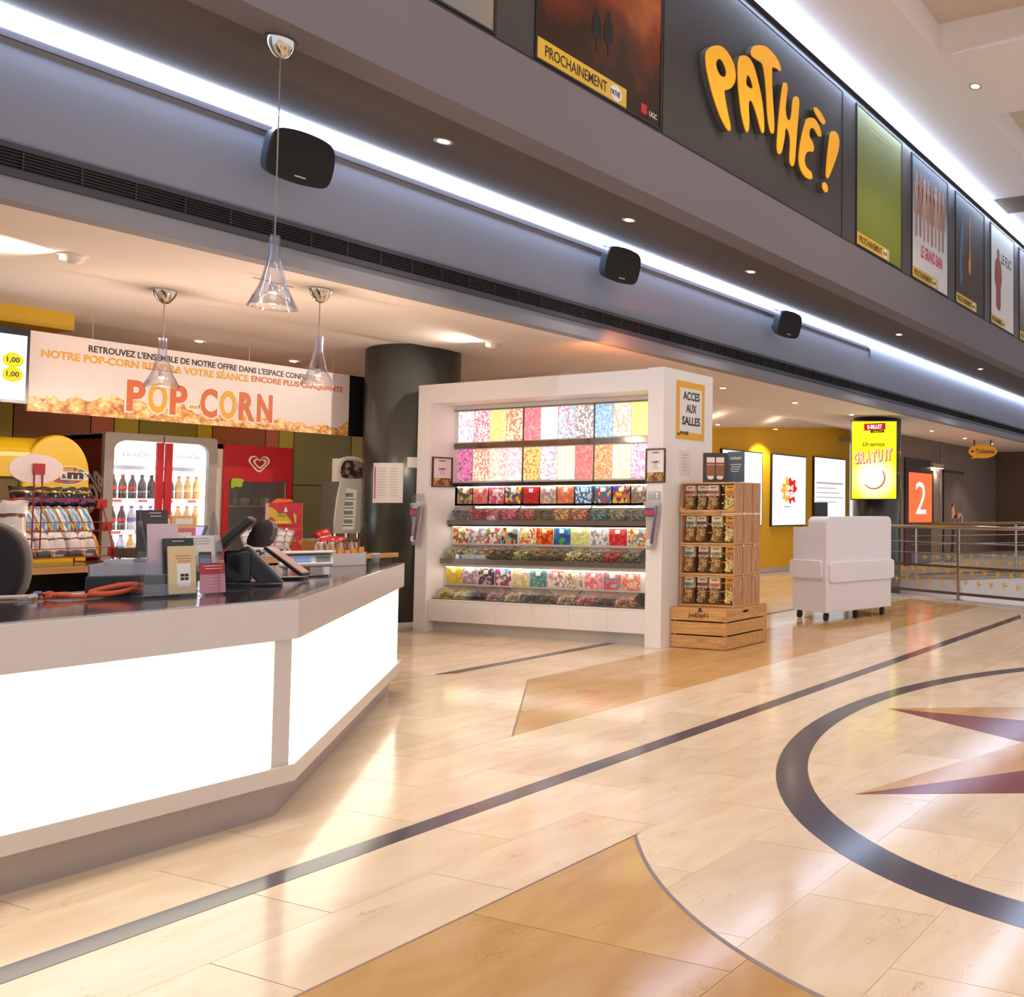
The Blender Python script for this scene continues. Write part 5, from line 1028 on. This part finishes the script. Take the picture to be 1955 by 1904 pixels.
for r_, (zl, z1, z0, yb, PAL, zt, zb, yf, zsh) in enumerate(tiers):
    MB().box(.19, 3.19, yb - .03, yb, zl - .045, zl - .003).build('shelf_front', m_shelf if r_ < 2 else m_sg, CS)
    MB().box(.25, 3.14, yb - .027, yb - .006, zl - .051, zl - .046).build('shelf_lamp', m_lamp, CS)
    MB().box(.19, 3.19, yb, .6, z0 - .02, zl).build('riser', mat('stand_back'), CS)
    MB().box(.19, 3.19, yf - .01, yb + .02, zsh - .02, zsh).build('bin_shelf', m_sg, CS)
    MB().box(.19, 3.19, yf - .012, yf - .004, zsh - .03, zsh + .02).build('shelf_edge', mat('shelf_edge_grey', (120, 112, 104), .3, metal=.4), CS)
    for i in range(11):
        MB().box(.006, CW - .006, -.006, 0, 0, z1 - z0).build('picture_card', candy('card_%d_%d' % (r_, i), PAL[i], 26 + 8 * ((i * 5) % 3), 0, .3), CS, loc=(colx(i), yb - .001, z0))
        MB().box(-.03, .03, -.002, 0, -.02, .02).build('price_label', m_paper, CS, loc=(colx(i) + CW * .5, yb - .008, z1 - .05))
    # bins: acrylic troughs with slanted lids
    H_ = z0 - .02 - zsh; D_ = yb - yf; lip = zb + .0 - zsh + (zt - zb)
    prof = [(0, 0), (D_, 0), (D_, H_), (.02, lip), (0, lip * .55)]
    me_s = MB().prism(prof, 0, .004, 'YZ').mesh('end')
    bt = MB(); bt.box(0, CW, 0, D_, 0, .004); bt.add([(0, 0, 0), (CW, 0, 0), (CW, .0, lip * .55), (0, .0, lip * .55), (0, .02, lip), (CW, .02, lip)], [(0, 1, 2, 3), (3, 2, 5, 4)]); me_tr = bt.mesh('trough')
    ld = MB(); ld.add([(0, .02, lip), (CW, .02, lip), (CW, D_, H_), (0, D_, H_), (0, .02, lip + .003), (CW, .02, lip + .003), (CW, D_, H_ + .003), (0, D_, H_ + .003)], [(0, 1, 2, 3), (7, 6, 5, 4), (0, 4, 5, 1)]); me_ld = ld.mesh('lid')
    rnd = random.Random(5 + r_); hp = MB()
    for k in range(120):
        hx = .02 + rnd.random() * (CW - .04); hy = .02 + rnd.random() * (D_ - .04); q = .013 + .006 * rnd.random(); hz = .008 + rnd.random() * max(.01, (lip * .95 + (H_ - lip) * .7 * hy / D_) - .02)
        M_ = Matrix.Translation((hx, hy, hz)) @ Matrix.Rotation(rnd.random() * 3, 4, 'Z') @ Matrix.Rotation(rnd.random() * 2, 4, 'X')
        a = [(1, 0, 0), (-1, 0, 0), (0, 1, 0), (0, -1, 0), (0, 0, 1), (0, 0, -1)]
        hp.add([M_ @ (Vector(v_) * q * (1.0 if j > 1 else 1.7)) for j, v_ in enumerate(a)], [(0, 2, 4), (2, 1, 4), (1, 3, 4), (3, 0, 4), (2, 0, 5), (1, 2, 5), (3, 1, 5), (0, 3, 5)])
    me_hp = hp.mesh('sweets', True)
    for i in range(11):
        cc = Bc[r_][i]; lx = colx(i)
        e = empty('sweet_bin', (SX + yf, SY - lx, zsh), R(-90), 'clear sweet bin, %s from left on the %s bin shelf of the white stand' % (ORD[i], names[r_]), 'sweet bin', 'pick and mix bins')
        obj('end_wall', me_s, m_acr, e, (0, 0, 0)); obj('end_wall', me_s, m_acr, e, (CW - .004, 0, 0)); obj('trough', me_tr, m_acr, e)
        obj('lid', me_ld, clear('lid_acrylic', (246, 244, 240), .10, .5, .06, (214, 200, 186)), e)
        hm = island('sweets_%d_%d' % (r_, i), [cc, tuple(min(255, int(v * 1.25 + 14)) for v in cc), tuple(int(v * .75) for v in cc), tuple(min(255, int(v * 1.1 + 40)) for v in cc)], .35)
        o = obj('sweets', me_hp, hm, e); o['kind'] = 'stuff'
for k in range(6):
    w_ = 3.0 / 6; MB().box(.19 + w_ * k + .0015, .19 + w_ * (k + 1) - .0015, .025, .05, .122, .345).build('kick_panel', m_sw, CS, bevel=.002)
MB().box(.186, 3.195, .09, .12, 0, .122).build('toe_kick', m_sg, CS); MB().box(.186, 3.195, .05, .6, .118, .33).build('base_box', m_sw, CS)
MB().box(.19, 3.19, .02, .09, .345, .352).build('base_shelf', m_sw, CS)
# framed price sheets
def framed(loc, rz, label):
    e = empty('framed_price_list', loc, rz, label, 'frame', 'price frames on the sweet stand'); w_, h_ = .235, .33
    obj('frame', fill([[(0, 0), (w_, 0), (w_, h_), (0, h_)], [(.014, .014), (.014, h_ - .014), (w_ - .014, h_ - .014), (w_ - .014, .014)]], .014), mat('frame_brown', (60, 40, 34), .4), e)
    o = MB().box(.012, w_ - .012, -.006, 0, .012, h_ - .012).build('sheet', m_paper, e)
    MB().box(.016, w_ - .016, -.001, 0, .016, .10).build('sweets_picture', candy('sheet_sweets', [(200, 150, 60), (160, 60, 50), (220, 190, 130), (120, 90, 50)], 36, gap=.3), o, loc=(0, -.0062, 0))
    text('3.50€ /', o, w_ / 2, -.0065, .20, .09, .022, m_ink, .02); text('SWEETS', o, w_ / 2, -.0065, .29, .08, .012, m_ink, .02)
    for k in range(4): MB().box(-.035 + .008 * (k % 2), .035 - .006 * k, -.001, 0, 0, .004).build('print_line', m_gry, o, loc=(w_ / 2, -.0062, .135 + .014 * k))
framed((6.632, 9.068, 1.575), 0, 'dark framed price sheet on the inner left wall of the sweet stand')
framed((6.578, 6.066, 1.58), R(-90), 'dark framed price sheet on the right post of the sweet stand')
# hanging bag holders
m_film = clear('bag_film', (240, 238, 236), .42, .5, .15, (216, 208, 206))
def bagholder(y, z, label):
    e = empty('bag_dispenser', (6.575, y, z), R(-90), label, 'bag dispenser', 'hanging bag dispensers')
    nz = 9; vs = []; fs = []; n = 10
    for j in range(nz):
        v_ = j / (nz - 1); w_ = .105 - .06 * v_ ** .8; t_ = .028 * (1 - .3 * v_)
        for k in range(n): a_ = 2 * math.pi * k / n; vs.append((w_ * math.cos(a_) + .012 * v_ * math.sin(5 * v_), t_ * math.sin(a_) - .03 + .004 * math.sin(j * 2.1 + k), -v_ * .46))
    for j in range(nz - 1):
        for k in range(n): fs.append((j * n + k, j * n + (k + 1) % n, (j + 1) * n + (k + 1) % n, (j + 1) * n + k))
    fs.append(tuple(range((nz - 1) * n, nz * n))); b = MB().add(vs, fs); b.build('bag_bundle', m_film, e, smooth=True)
    MB().box(-.05, .05, -.064, -.062, -.135, -.065).build('printed_band', mat('band_red', (190, 60, 64), .4), e); MB().box(-.052, .052, -.0655, -.0635, -.078, -.062).build('blue_band', mat('band_blue', (70, 70, 140), .4), e); MB().box(-.052, .052, -.0655, -.0635, -.145, -.130).build('blue_band', mat('band_blue'), e)
    MB().tube([(.075, -.05, -.04), (.06, -.066, -.2), (.03, -.066, -.40)], .012, 8).build('scoop_handle', mat('scoop_violet', (110, 92, 122), .3), e, smooth=True)
    MB().prism(rrect(-.03, .03, -.42, -.36, .015), -.066, -.058, 'XZ').build('scoop_tip', mat('scoop_white', (220, 216, 220), .3), e)
    b = MB()
    for x_ in (-.06, .06): b.tube([(x_, 0, .06), (x_, -.03, .07), (x_, -.035, .04), (x_, -.03, 0)], .004, 6)
    b.build('hooks', m_acr, e); MB().box(-.08, .08, -.004, 0, .01, .10).build('hook_plate', m_acr, e)
bagholder(9.17, 1.40, 'hanging clear bag dispenser on the left post of the sweet stand')
bagholder(5.96, 1.40, 'hanging clear bag dispenser on the right post of the sweet stand')
# sign on the side of the right post
e = empty('direction_sign', (6.75, 5.867, 2.02), 0, 'yellow bordered ACCES AUX SALLES sign on the sweet stand side', 'sign')
o = MB().box(0, .41, -.004, 0, 0, .575).build('yellow_border', mat('sign_yellow', (228, 170, 40), .45), e); MB().box(.045, .365, -.0055, -.004, .07, .51).build('white_field', m_white, e)
for k, t_ in enumerate(('ACCES', 'AUX', 'SALLES')): text(t_, e, .21, -.006, .435 - .125 * k, (.24, .15, .26)[k], .085, m_ink, .02)
text('PATHÉ!', e, .11, -.006, .065, .12, .04, m_ink, .02, .2)
obj('small_heart', fill([heart(.03)], .002), m_ink, e, (.03, -.004, .045))
e = MB().box(0, .16, -.002, 0, 0, .25).build('price_sheet', mat('sheet_pale', (224, 214, 216), .6), loc=(6.80, 5.867, 1.66)); tag(e, 'pale price sheet taped to the stand side above the wooden crates', 'notice')
for k in range(6): MB().box(.04, .12 - .01 * (k % 3), -.001, 0, 0, .005).build('print_line', m_gry, e, loc=(0, -.0021, .20 - .03 * k))
# uplight on top of the stand
e = empty('uplight', (7.12, 7.0, HT), 0, 'small orange uplight on top of the sweet stand', 'light'); MB().lathe([(.05, 0), (.05, .05), (.04, .06)], 20).build('body', m_blk, e); MB().lathe([(.036, .061), (.036, .064)], 16).build('lens', glow('uplight_lens', (255, 170, 90), 12), e); spot('uplight_beam', (0, 0, .08), (.9, .6, .42), 45, 120, (255, 140, 60), .03, parent=e)
# ================================================================== POPCORN CRATES
w1 = wood('crate_pine', (214, 164, 104), (186, 132, 76)); w2 = wood('crate_pine_v', (196, 148, 106), (168, 120, 82), 'Z')
cb = empty('base_crate', (6.70, 5.858, 0), R(-90), 'slatted pine crate on the floor carrying the popcorn tower', 'crate')
for k in range(3):
    z0 = .005 + .13 * k
    MB().box(0, .648, 0, .018, z0, z0 + .116).build('plank', w1, cb, bevel=.003); MB().box(0, .648, .622, .64, z0, z0 + .116).build('plank', w1, cb, bevel=.003)
    if k < 2:
        for x_ in (0, .63): MB().box(x_, x_ + .018, .018, .622, z0, z0 + .116).build('plank', w1, cb, bevel=.003)
for x_ in (0, .63):
    hole = [(.30 + .05 * math.cos(2 * math.pi * k / 16), .34 + .012 * math.sin(2 * math.pi * k / 16)) for k in range(16)]
    o = obj('plank', fill([[(.018, .265), (.622, .265), (.622, .387), (.018, .387)], hole[::-1]], .018), w1, cb, (x_, 0, 0), (0, 0, R(90)))
for x_ in (.02, .60): MB().box(x_, x_ + .03, .02, .05, .0, .38).build('corner_batten', w1, cb)
MB().box(.01, .64, .01, .63, .372, .385).build('lid', w1, cb)
text("Joe&Seph's", cb, .33, -.001, .315, .24, .06, mat('burnt_ink', (60, 40, 26), .6), .005, .15)
obj('hat_mark', fill([[(-.03, 0), (.03, 0), (.03, .008), (.016, .008), (.018, .035), (-.018, .035), (-.016, .008), (-.03, .008)]], .002), mat('burnt_ink'), cb, (.35, 0, .352))
ZK = [.39, .69, .985, 1.285, 1.59]
for k in range(4):
    z0, z1 = ZK[k], ZK[k + 1]
    e = empty('display_crate', (6.80, 5.842, z0), R(-90), 'open pine crate of popcorn bags, %s of the tower' % ('lowest', 'second from the bottom', 'second from the top', 'topmost')[k], 'crate', 'stacked pine crates'); h = z1 - z0 - .004
    MB().box(0, .64, 0, .405, 0, .016).build('bottom_board', w1, e, bevel=.002); MB().box(0, .64, 0, .405, h - .016, h).build('top_board', w1, e, bevel=.002)
    for j in range(3):
        y0 = .137 * j
        for x_ in (-.0, .624): MB().box(x_, x_ + .016, y0 + .002, y0 + .131, .016, h - .016).build('side_plank', w2, e, bevel=.003)
    for j in range(3): MB().box(.016, .624, .389, .405, .02 + j * .088, .02 + j * .088 + .08).build('back_plank', w1, e)
    for x_ in (.64, .641): pass
    for y_ in (.12, .29): MB().box(.638, .652, y_, y_ + .012, h - .02, h + .012).build('clip', m_chrome, e) if k < 3 else None
    if k == 3: obj('front_lip', fill([[(.0, .0), (.64, .0), (.64, .055), (.56, .02), (.08, .02), (.0, .055)]], .012), w1, e, (0, 0, .016))
# popcorn bags
pb = [pouch(.13, .255, .07, 7, 9, 200 + s_, True) for s_ in range(3)]
kern = MB(); rnd = random.Random(3)
for k in range(80):
    M_ = Matrix.Translation(((rnd.random() - .5) * .095, -.032 + .014 * rnd.random(), .018 + rnd.random() * .125)); q = .011 + .005 * rnd.random(); a = [(1, 0, 0), (-1, 0, 0), (0, 1, 0), (0, -1, 0), (0, 0, 1), (0, 0, -1)]
    kern.add([M_ @ (Vector(v_) * q * (.8 + .4 * rnd.random())) for v_ in a], [(0, 2, 4), (2, 1, 4), (1, 3, 4), (3, 0, 4), (2, 0, 5), (1, 2, 5), (3, 1, 5), (0, 3, 5)])
me_k = kern.mesh('popcorn', True); me_lab = MB().box(-.058, .058, -.016, .016, .155, .258).mesh('label_card')
bands = {'red': (206, 70, 50), 'choc': (110, 70, 62), 'teal': (80, 160, 176), 'lime': (150, 170, 90), 'yellow': (232, 176, 40), 'amber': (226, 120, 40)}
layout = [(0, [('teal', .08), ('choc', .22), ('amber', .38), ('yellow', .545)]), (1, [('teal', .08), ('choc', .23), ('lime', .39), ('yellow', .545)]), (2, [('teal', .09), ('choc', .20), ('lime', .40), ('yellow', .54)]), (3, [('red', .08), ('choc', .21), ('red', .35), ('choc', .45), ('yellow', .55)])]
tn = ['lowest', 'second lowest', 'second highest', 'topmost']
for k, its in layout:
    for i, (bc_, lx) in enumerate(its):
        yl = .06 + .02 * (i % 2) + (.08 if (k, i) == (3, 3) else 0)
        o = empty('popcorn_bag', (6.80 + yl, 5.842 - lx, ZK[k] + .017), R(-90 + 6 * (i % 3) - 6), 'popcorn bag with a %s band in the %s pine crate, %s from the left' % ({'choc': 'brown', 'amber': 'orange'}.get(bc_, bc_), tn[k], ORD[i]), 'popcorn bag', 'popcorn bags in the crates')
        obj('pouch', pb[i % 3], clear('pouch_film', (236, 226, 206), .12, .4, .08, (200, 180, 140)), o)
        km = island('popcorn_' + ('pale' if bc_ == 'yellow' else 'caramel'), [(238, 214, 130), (246, 230, 170), (226, 196, 100)] if bc_ == 'yellow' else [(184, 140, 82), (206, 166, 108), (160, 112, 60), (214, 184, 130)], .6)
        q_ = obj('popcorn', me_k, km, o); q_['kind'] = 'stuff'
        l_ = obj('label_card', me_lab, mat('label_yellow', (230, 176, 50), .5) if bc_ == 'yellow' else mat('label_cream', (228, 214, 196), .5), o)
        MB().box(-.0585, .0585, -.0168, -.016, .175, .205).build('colour_band', mat('band_' + bc_, bands[bc_] if bc_ != 'yellow' else (226, 130, 50), .5), l_)
        MB().box(-.03, .03, -.0166, -.016, .23, .238).build('print_line', m_ink, l_)
# card on top
e = empty('display_card', (6.90, 5.66, 1.592), R(-72), 'folded display card with popcorn bags printed, on the crate tower', 'display card')
o = MB().box(0, .24, -.004, 0, 0, .29).build('photo_leaf', mat('card_dark', (66, 52, 48), .35), e, rot=(0, 0, R(8)))
for x_ in (.075, .165):
    g = MB().prism(rrect(-.04, .04, .06, .25, .012), -.0055, -.004, 'XZ').build('bag_print', mat('bag_print_brown', (150, 92, 54), .5), o, loc=(x_, 0, 0)); MB().box(-.038, .038, -.0065, -.0055, .17, .245).build('label_print', m_paper, g); MB().box(-.038, .038, -.0072, -.0065, .175, .195).build('band_print', mat('band_red'), g)
    MB().prism(smoothpoly([(-.03, .06), (-.02, .03), (.02, .03), (.03, .06)], 3), -.0068, -.0056, 'XZ').build('bowl_print', m_paper, g)
o = MB().box(0, .2, -.004, 0, 0, .30).build('text_leaf', mat('card_slate', (64, 82, 96), .35), e, loc=(.238, .033, 0), rot=(0, 0, R(-20))); text("Joe&Seph's", o, .1, -.0045, .235, .14, .035, m_white, .01, .1)
for k in range(4): MB().box(.03 + .01 * (k % 2), .17 - .012 * k, -.001, 0, 0, .006).build('print_line', m_white, o, loc=(0, -.0042, .17 - .022 * k))
# ================================================================== WHITE KIOSK
kk = empty('white_kiosk', (8.87, 5.47, 0), math.atan2(-.351, .936), 'white rounded kiosk desk on castors', 'kiosk'); m_kw = mat('kiosk_white', (234, 231, 236), .4)
L1, L2 = 1.03, .66
MB().prism(rrect(0, L1, .10, 1.245, .07, 6, (0, 0, 1, 1)), 0, .36, 'XZ').build('tall_body', m_kw, kk, bevel=.006)
MB().box(.0, L1, .36, L2, .10, 1.11).build('low_body', m_kw, kk, bevel=.006)
MB().prism(rrect(.04, L1 + .03, .455, .70, .04, 5), -.03, .0, 'XZ').build('front_band', m_kw, kk, bevel=.008)
MB().prism(rrect(.06, L2 + .03, .50, .72, .04, 5), -.03, .0, 'YZ').build('side_band', m_kw, kk, bevel=.008)
for x_, y_ in ((.05, .06), (L1 - .1, .06), (.05, L2 - .08), (L1 - .1, L2 - .08), (.5, .06)):
    b = MB(); b.lathe([(.05, -.018), (.05, .018)], 18); c_ = b.build('castor', mat('castor_black', (34, 30, 30), .5), kk, loc=(x_, y_, .052), rot=(R(90), 0, R(30))); 
    MB().box(-.022, .022, -.04, .055, -.022, .022).build('castor_fork', mat('castor_black'), c_)
e = empty('till_screen', (8.87 + .351 * .5 + .936 * .3, 5.47 + .936 * .5 - .351 * .3, 1.11), R(-20), 'small black monitor standing on the low part of the white kiosk', 'monitor')
MB().box(-.1, .1, -.01, .02, .12, .31).build('housing', m_blk, e, bevel=.005); MB().tube([(0, .01, .0), (0, .01, .14)], .012, 8).build('stem', m_blk, e); MB().box(-.08, .08, -.05, .06, 0, .012).build('foot', m_blk, e)
# ================================================================== SCREENS
def screen(name, loc, rz, w, h, label, ms, group=None):
    e = empty(name, loc, rz, label, 'screen', group)
    b = MB().box(0, w, 0, .05, 0, h).build('housing', mat('screen_bezel'), e, bevel=.004)
    MB().box(.022, w - .022, -.002, .0, .022, h - .022).build('display', ms, e); return e
m_wscr = glow('wall_display', (244, 246, 255), 1.05)
e = screen('wall_screen', (14.0, 11.03, 1.0), 0, 1.34, 1.56, 'white lit wall screen half hidden by the popcorn crate card', m_wscr, 'lit screens on the yellow wall')
e = screen('wall_screen', (15.67, 11.03, .99), 0, 1.33, 1.58, 'lit wall screen with the red and orange splash logo', m_wscr, 'lit screens on the yellow wall')
rnd = random.Random(4); sp = [(.665 + (.26 + .09 * rnd.random() * (1 if k % 2 else -.6)) * math.cos(2 * math.pi * k / 22), .78 + (.26 + .1 * rnd.random() * (1 if k % 2 else -.6)) * math.sin(2 * math.pi * k / 22)) for k in range(22)]
obj('splash', fill([smoothpoly([p for p in sp if p[0] >= .62] + [(.62, .6)], 3)], .002), glow('splash_red', (226, 44, 50), 1.0), e, (0, -.002, 0)); obj('splash', fill([smoothpoly([p for p in sp if p[0] < .66] + [(.66, .62), (.66, .95)], 3)], .002), glow('splash_orange', (250, 180, 50), 1.0), e, (-.02, -.002, 0))
text('CINÉ', e, .66, -.004, .86, .3, .12, glow('screen_white', (255, 255, 255), 1.2), .03); text('PASS', e, .66, -.004, .71, .3, .12, glow('screen_white', (255, 255, 255), 1.2), .03)
MB().box(.45, .7, -.004, -.002, .42, .435).build('print_line', m_gry, e)
e = screen('wall_screen', (17.33, 11.03, .99), 0, 1.44, 1.62, 'lit wall screen with grey text lines behind the white kiosk', m_wscr, 'lit screens on the yellow wall')
for k in range(5): MB().box(.1, 1.3 - .16 * ((k * 2) % 3), -.004, -.002, 0, .022 if k else .04).build('print_line', mat('screen_ink', (190, 180, 190), .5, emit=(190, 180, 190), es=.6), e, loc=(0, 0, .98 - .11 * k))
e = empty('security_camera', (18.65, 11.08, 3.12), 0, 'small grey security camera at the top of the yellow wall', 'camera'); MB().box(-.12, .05, -.16, 0, -.05, .05).build('bracket', m_gry, e); MB().lathe([(.06, 0), (.06, .05), (.03, .08)], 16).build('dome', m_gry, e, loc=(.08, -.16, 0), rot=(R(90), 0, 0))
# yellow column screen
e = empty('column_screen', (14.42, 8.37, 1.53), R(-69.5), 'bright yellow GRATUIT advertising screen on the dark column', 'screen')
o = MB().box(0, .90, 0, .08, -.0, 1.53).build('housing', mat('screen_bezel'), e, bevel=.005)
def yelscr():
    m = bpy.data.materials.new('yellow_display'); m.use_nodes = True; nt = m.node_tree; nt.nodes.clear(); N = nt.nodes.new; L = nt.links.new
    tc = N('ShaderNodeTexCoord'); mp = N('ShaderNodeMapping'); mp.inputs['Location'].default_value = (-.45, 0, -.42); L(tc.outputs['Object'], mp.inputs[0])
    ln = N('ShaderNodeVectorMath'); ln.operation = 'LENGTH'; L(mp.outputs[0], ln.inputs[0])
    r = N('ShaderNodeValToRGB'); el = r.color_ramp.elements; el[0].position = .16; el[0].color = lin((255, 255, 246)); el[1].position = .46; el[1].color = lin((248, 238, 40)); L(ln.outputs['Value'], r.inputs[0])
    em = N('ShaderNodeEmission'); em.inputs[1].default_value = 1.15; L(r.outputs[0], em.inputs[0]); ou = N('ShaderNodeOutputMaterial'); L(em.outputs[0], ou.inputs[0]); return m
MB().box(.022, .878, -.002, 0, .022, 1.508).build('display', yelscr(), e)
g_red = glow('screen_red', (214, 40, 44), .9); g_ink = glow('screen_ink_dark', (70, 60, 20), .5); g_w = glow('screen_white', (255, 255, 255), 1.2)
MB().box(-.205, .205, -.004, -.002, -.065, .065).build('red_tag', g_red, e, loc=(.46, 0, 1.405), rot=(0, R(-3), 0)); text('E-BILLET', e, .46, -.005, 1.405, .28, .075, g_w, .03, rot=(0, R(-3), 0)); MB().box(-.13, .13, -.005, -.002, -.025, .025).build('black_tag', mat('screen_bezel'), e, loc=(.51, 0, 1.315), rot=(0, R(-2), 0)); text('cinéma n°2', e, .51, -.006, 1.315, .18, .03, glow('price_yellow'  , (240, 230, 50), 1.0), .02)
text('Un service', e, .44, -.004, 1.07, .42, .085, g_ink, .01, .35)
xx = .07
for k, ch in enumerate('GRATUIT'):
    z_ = .80 + .012 * k; text(ch, e, xx + .05, -.004, z_, .10 if ch != 'I' else .04, .24, g_red, .06, name='letter'); text(ch, e, xx + .04, -.006, z_ + .008, .092 if ch != 'I' else .03, .22, glow('letter_pale', (250, 220, 190), 1.0), .04, name='letter_face'); xx += .112 if ch != 'I' else .07
obj('ring_print', fill([[(.45 + .22 * math.cos(R(a_)), .42 + .22 * math.sin(R(a_))) for a_ in range(215, 400, 8)] + [(.44 + .2 * math.cos(R(a_)), .43 + .2 * math.sin(R(a_))) for a_ in range(394, 211, -8)]], .002), glow('ring_brown', (206, 140, 70), .9), e, (0, -.002, 0))
MB().box(.9, .93, .05, .09, .5, .53).build('red_button', mat('button_red', (200, 40, 50), .4, emit=(220, 40, 60), es=.6), e); MB().box(.9, .93, .05, .09, .9, .93).build('red_button', mat('button_red'), e)
MB().box(.25, .65, .08, .42, .5, 1.0).build('mount', m_blk, e)
# ================================================================== RAILINGS
m_ss = mat('rail_steel', (176, 160, 146), .18, metal=.9); m_brz = mat('rail_bronze', (150, 104, 56), .25, metal=.6); m_bar = mat('rail_brown_bar', (112, 92, 78), .3, metal=.6)
m_pane = clear('rail_glass', (248, 248, 246), .05, .3, .04)
trk = fill([smoothpoly([(0, -.06), (.012, -.01), (.055, .02), (.06, .032), (.045, .032), (.014, .012), (.014, .05), (.004, .062), (-.006, .05), (-.008, .012), (-.045, .035), (-.058, .032), (-.05, .018), (-.012, -.01)], 2)], .003)
m_trk = mat('track_yellow', (226, 170, 24), .45)
def railing(p, q, label, top, posts, skew, tseed, zt=1.07):
    v = Vector((q[0] - p[0], q[1] - p[1])); Ln = v.length; a = math.atan2(v.y, v.x)
    e = empty('railing', (p[0], p[1], 0), a, label, 'railing', 'stairwell railings')
    MB().tube([(0, 0, zt), (Ln, 0, zt)], .03, 14).build('handrail', top, e, smooth=True)
    for z in (.84, .675): MB().tube([(0, 0, z), (Ln, 0, z)], .008, 8).build('bar', m_ss, e, smooth=True)
    MB().box(0, Ln, -.008, .008, .47, .505).build('middle_bar', m_bar, e); MB().box(0, Ln, -.01, .01, .075, .115).build('bottom_bar', m_bar, e)
    for x in posts:
        MB().box(x - .022, x + .022, -.012, .012, 0, zt - .02).build('post', m_ss, e, bevel=.003); MB().box(x - .06, x + .06, -.04, .04, 0, .008).build('post_foot', m_bar, e)
    g = MB().box(.02, Ln - .02, -.004, .004, .115, .47).build('glass_panel', m_pane, e); rnd = random.Random(tseed)
    x = .15; k = 0
    while x < Ln - .1:
        obj('bird_track', trk, m_trk, g, (x, -.004 if skew > 0 else .006, (.40 if k % 2 else .24) + .02 * rnd.random()), (0, R(20 * (rnd.random() - .5) + (180 if skew < 0 else 20)), R(180) if skew < 0 else 0)); x += .115 + .02 * rnd.random(); k += 1
    return e
railing((12.75, 7.52), (10.3, 1.53), 'steel stairwell railing nearest the camera with yellow bird tracks', m_ss, (2.75, 4.75, .75), 1, 2)
railing((14.95, 7.34), (18.9, 3.65), 'far stairwell railing with a bronze handrail and yellow bird tracks', m_brz, (2.28, .1, 4.4), 1, 5)
# ================================================================== FAR CORRIDOR
e = empty('number_lightbox', (18.60, 9.315, 1.0), 0, 'glowing orange lightbox with a white number 2', 'lightbox')
MB().box(0, 1.62, -.03, .0, -.05, 1.36).build('surround', mat('lightbox_surround', (58, 48, 46), .5), e); MB().box(0, 1.45, -.03, 0, 1.36, 1.62).build('head_panel', mat('lightbox_head', (62, 52, 48), .4), e)
MB().box(.18, 1.48, -.045, -.03, .04, 1.27).build('lit_panel', glow('lit_orange', (250, 112, 66), 1.15), e); text('2', e, .83, -.046, .65, .60, .80, glow('lit_white', (255, 240, 228), 1.2), .0)
MB().box(0, 1.5, -.02, 0, -1.0, -.05).build('door_leaf', mat('lightbox_door', (66, 56, 54), .5), e)
e = empty('wall_lamp', (20.35, 9.325, 2.5), 0, 'bright square wall lamp beside the orange number lightbox', 'lamp'); MB().box(-.34, .34, -.12, 0, -.06, .05).build('body', mat('lamp_metal', (180, 160, 140), .4), e); MB().box(-.32, .32, -.11, -.01, -.064, -.06).build('lens', glow('wall_lamp_lens', (255, 235, 205), 14), e); spot('lamp_beam', (0, -.08, -.08), (0, -.02, -1), 30, 130, parent=e)
d = MB(); d.box(20.9, 22.25, 9.305, 9.335, 0, 2.36); d = struct(d.build('door_1', mat('corridor_door', (116, 100, 94), .5), bevel=.004)); MB().box(20.83, 20.9, 9.295, 9.335, 0, 2.42).build('door_frame', m_blk, d); MB().box(20.83, 22.3, 9.295, 9.335, 2.36, 2.42).build('door_frame', mat('frame_dark', (70, 60, 54), .5), d); MB().tube([(22.1, 9.28, 1.0), (22.1, 9.28, 1.2)], .012, 8).build('door_handle', m_chrome, d)
e = empty('standing_flags', (20.75, 9.0, 0), 0, 'thin dark stand with two beige triangular flags by the corridor door', 'stand'); MB().tube([(0, 0, 0), (.1, 0, .9), (.25, 0, 1.15), (.05, 0, 1.5)], .04, 8).build('pole', m_blk, e); MB().prism([(-.1, 1.1), (.12, 1.25), (.02, 1.5), (-.1, 1.35)], -.05, -.04, 'XZ').build('flag', mat('flag_beige', (206, 150, 112), .6), e); MB().prism([(.3, 1.1), (.62, 1.27), (.3, 1.27)], -.05, -.04, 'XZ').build('flag', mat('flag_beige'), e); MB().lathe([(.2, 0), (.2, .02)], 16).build('foot', m_blk, e)
e = empty('toilets_sign', (20.55, 8.05, 2.86), R(-68), 'yellow speech bubble sign reading Toilettes hung from the ceiling', 'sign')
bub = [(.37 * math.cos(R(a_)), .18 * math.sin(R(a_))) for a_ in range(-110, 228, 8)] + [(-.29, -.19)]
MB().prism(bub, -.015, .015, 'XZ').build('board', mat('sign_amber', (222, 158, 20), .45, emit=(222, 158, 20), es=.15), e); text('Toilettes', e, .06, -.016, .0, .48, .11, m_ink, .02); obj('arrow', fill([[(-.32, 0), (-.26, .04), (-.26, .013), (-.21, .013), (-.21, -.013), (-.26, -.013), (-.26, -.04)]], .002), m_ink, e, (0, -.015, 0))
for x_ in (-.22, .2): MB().tube([(x_, 0, .14), (x_, 0, ZC - 2.86)], .018, 8).build('hanger', m_blk, e)
e = MB().box(-.1, .1, -.01, 0, -.1, .1).build('wall_plate', mat('plate_tan', (190, 150, 120), .5, emit=(190, 150, 120), es=.3), loc=(24.895, 8.2, 2.72), rot=(0, 0, R(-90))); tag(e, 'small pale wall plate high on the dark end wall', 'wall plate')
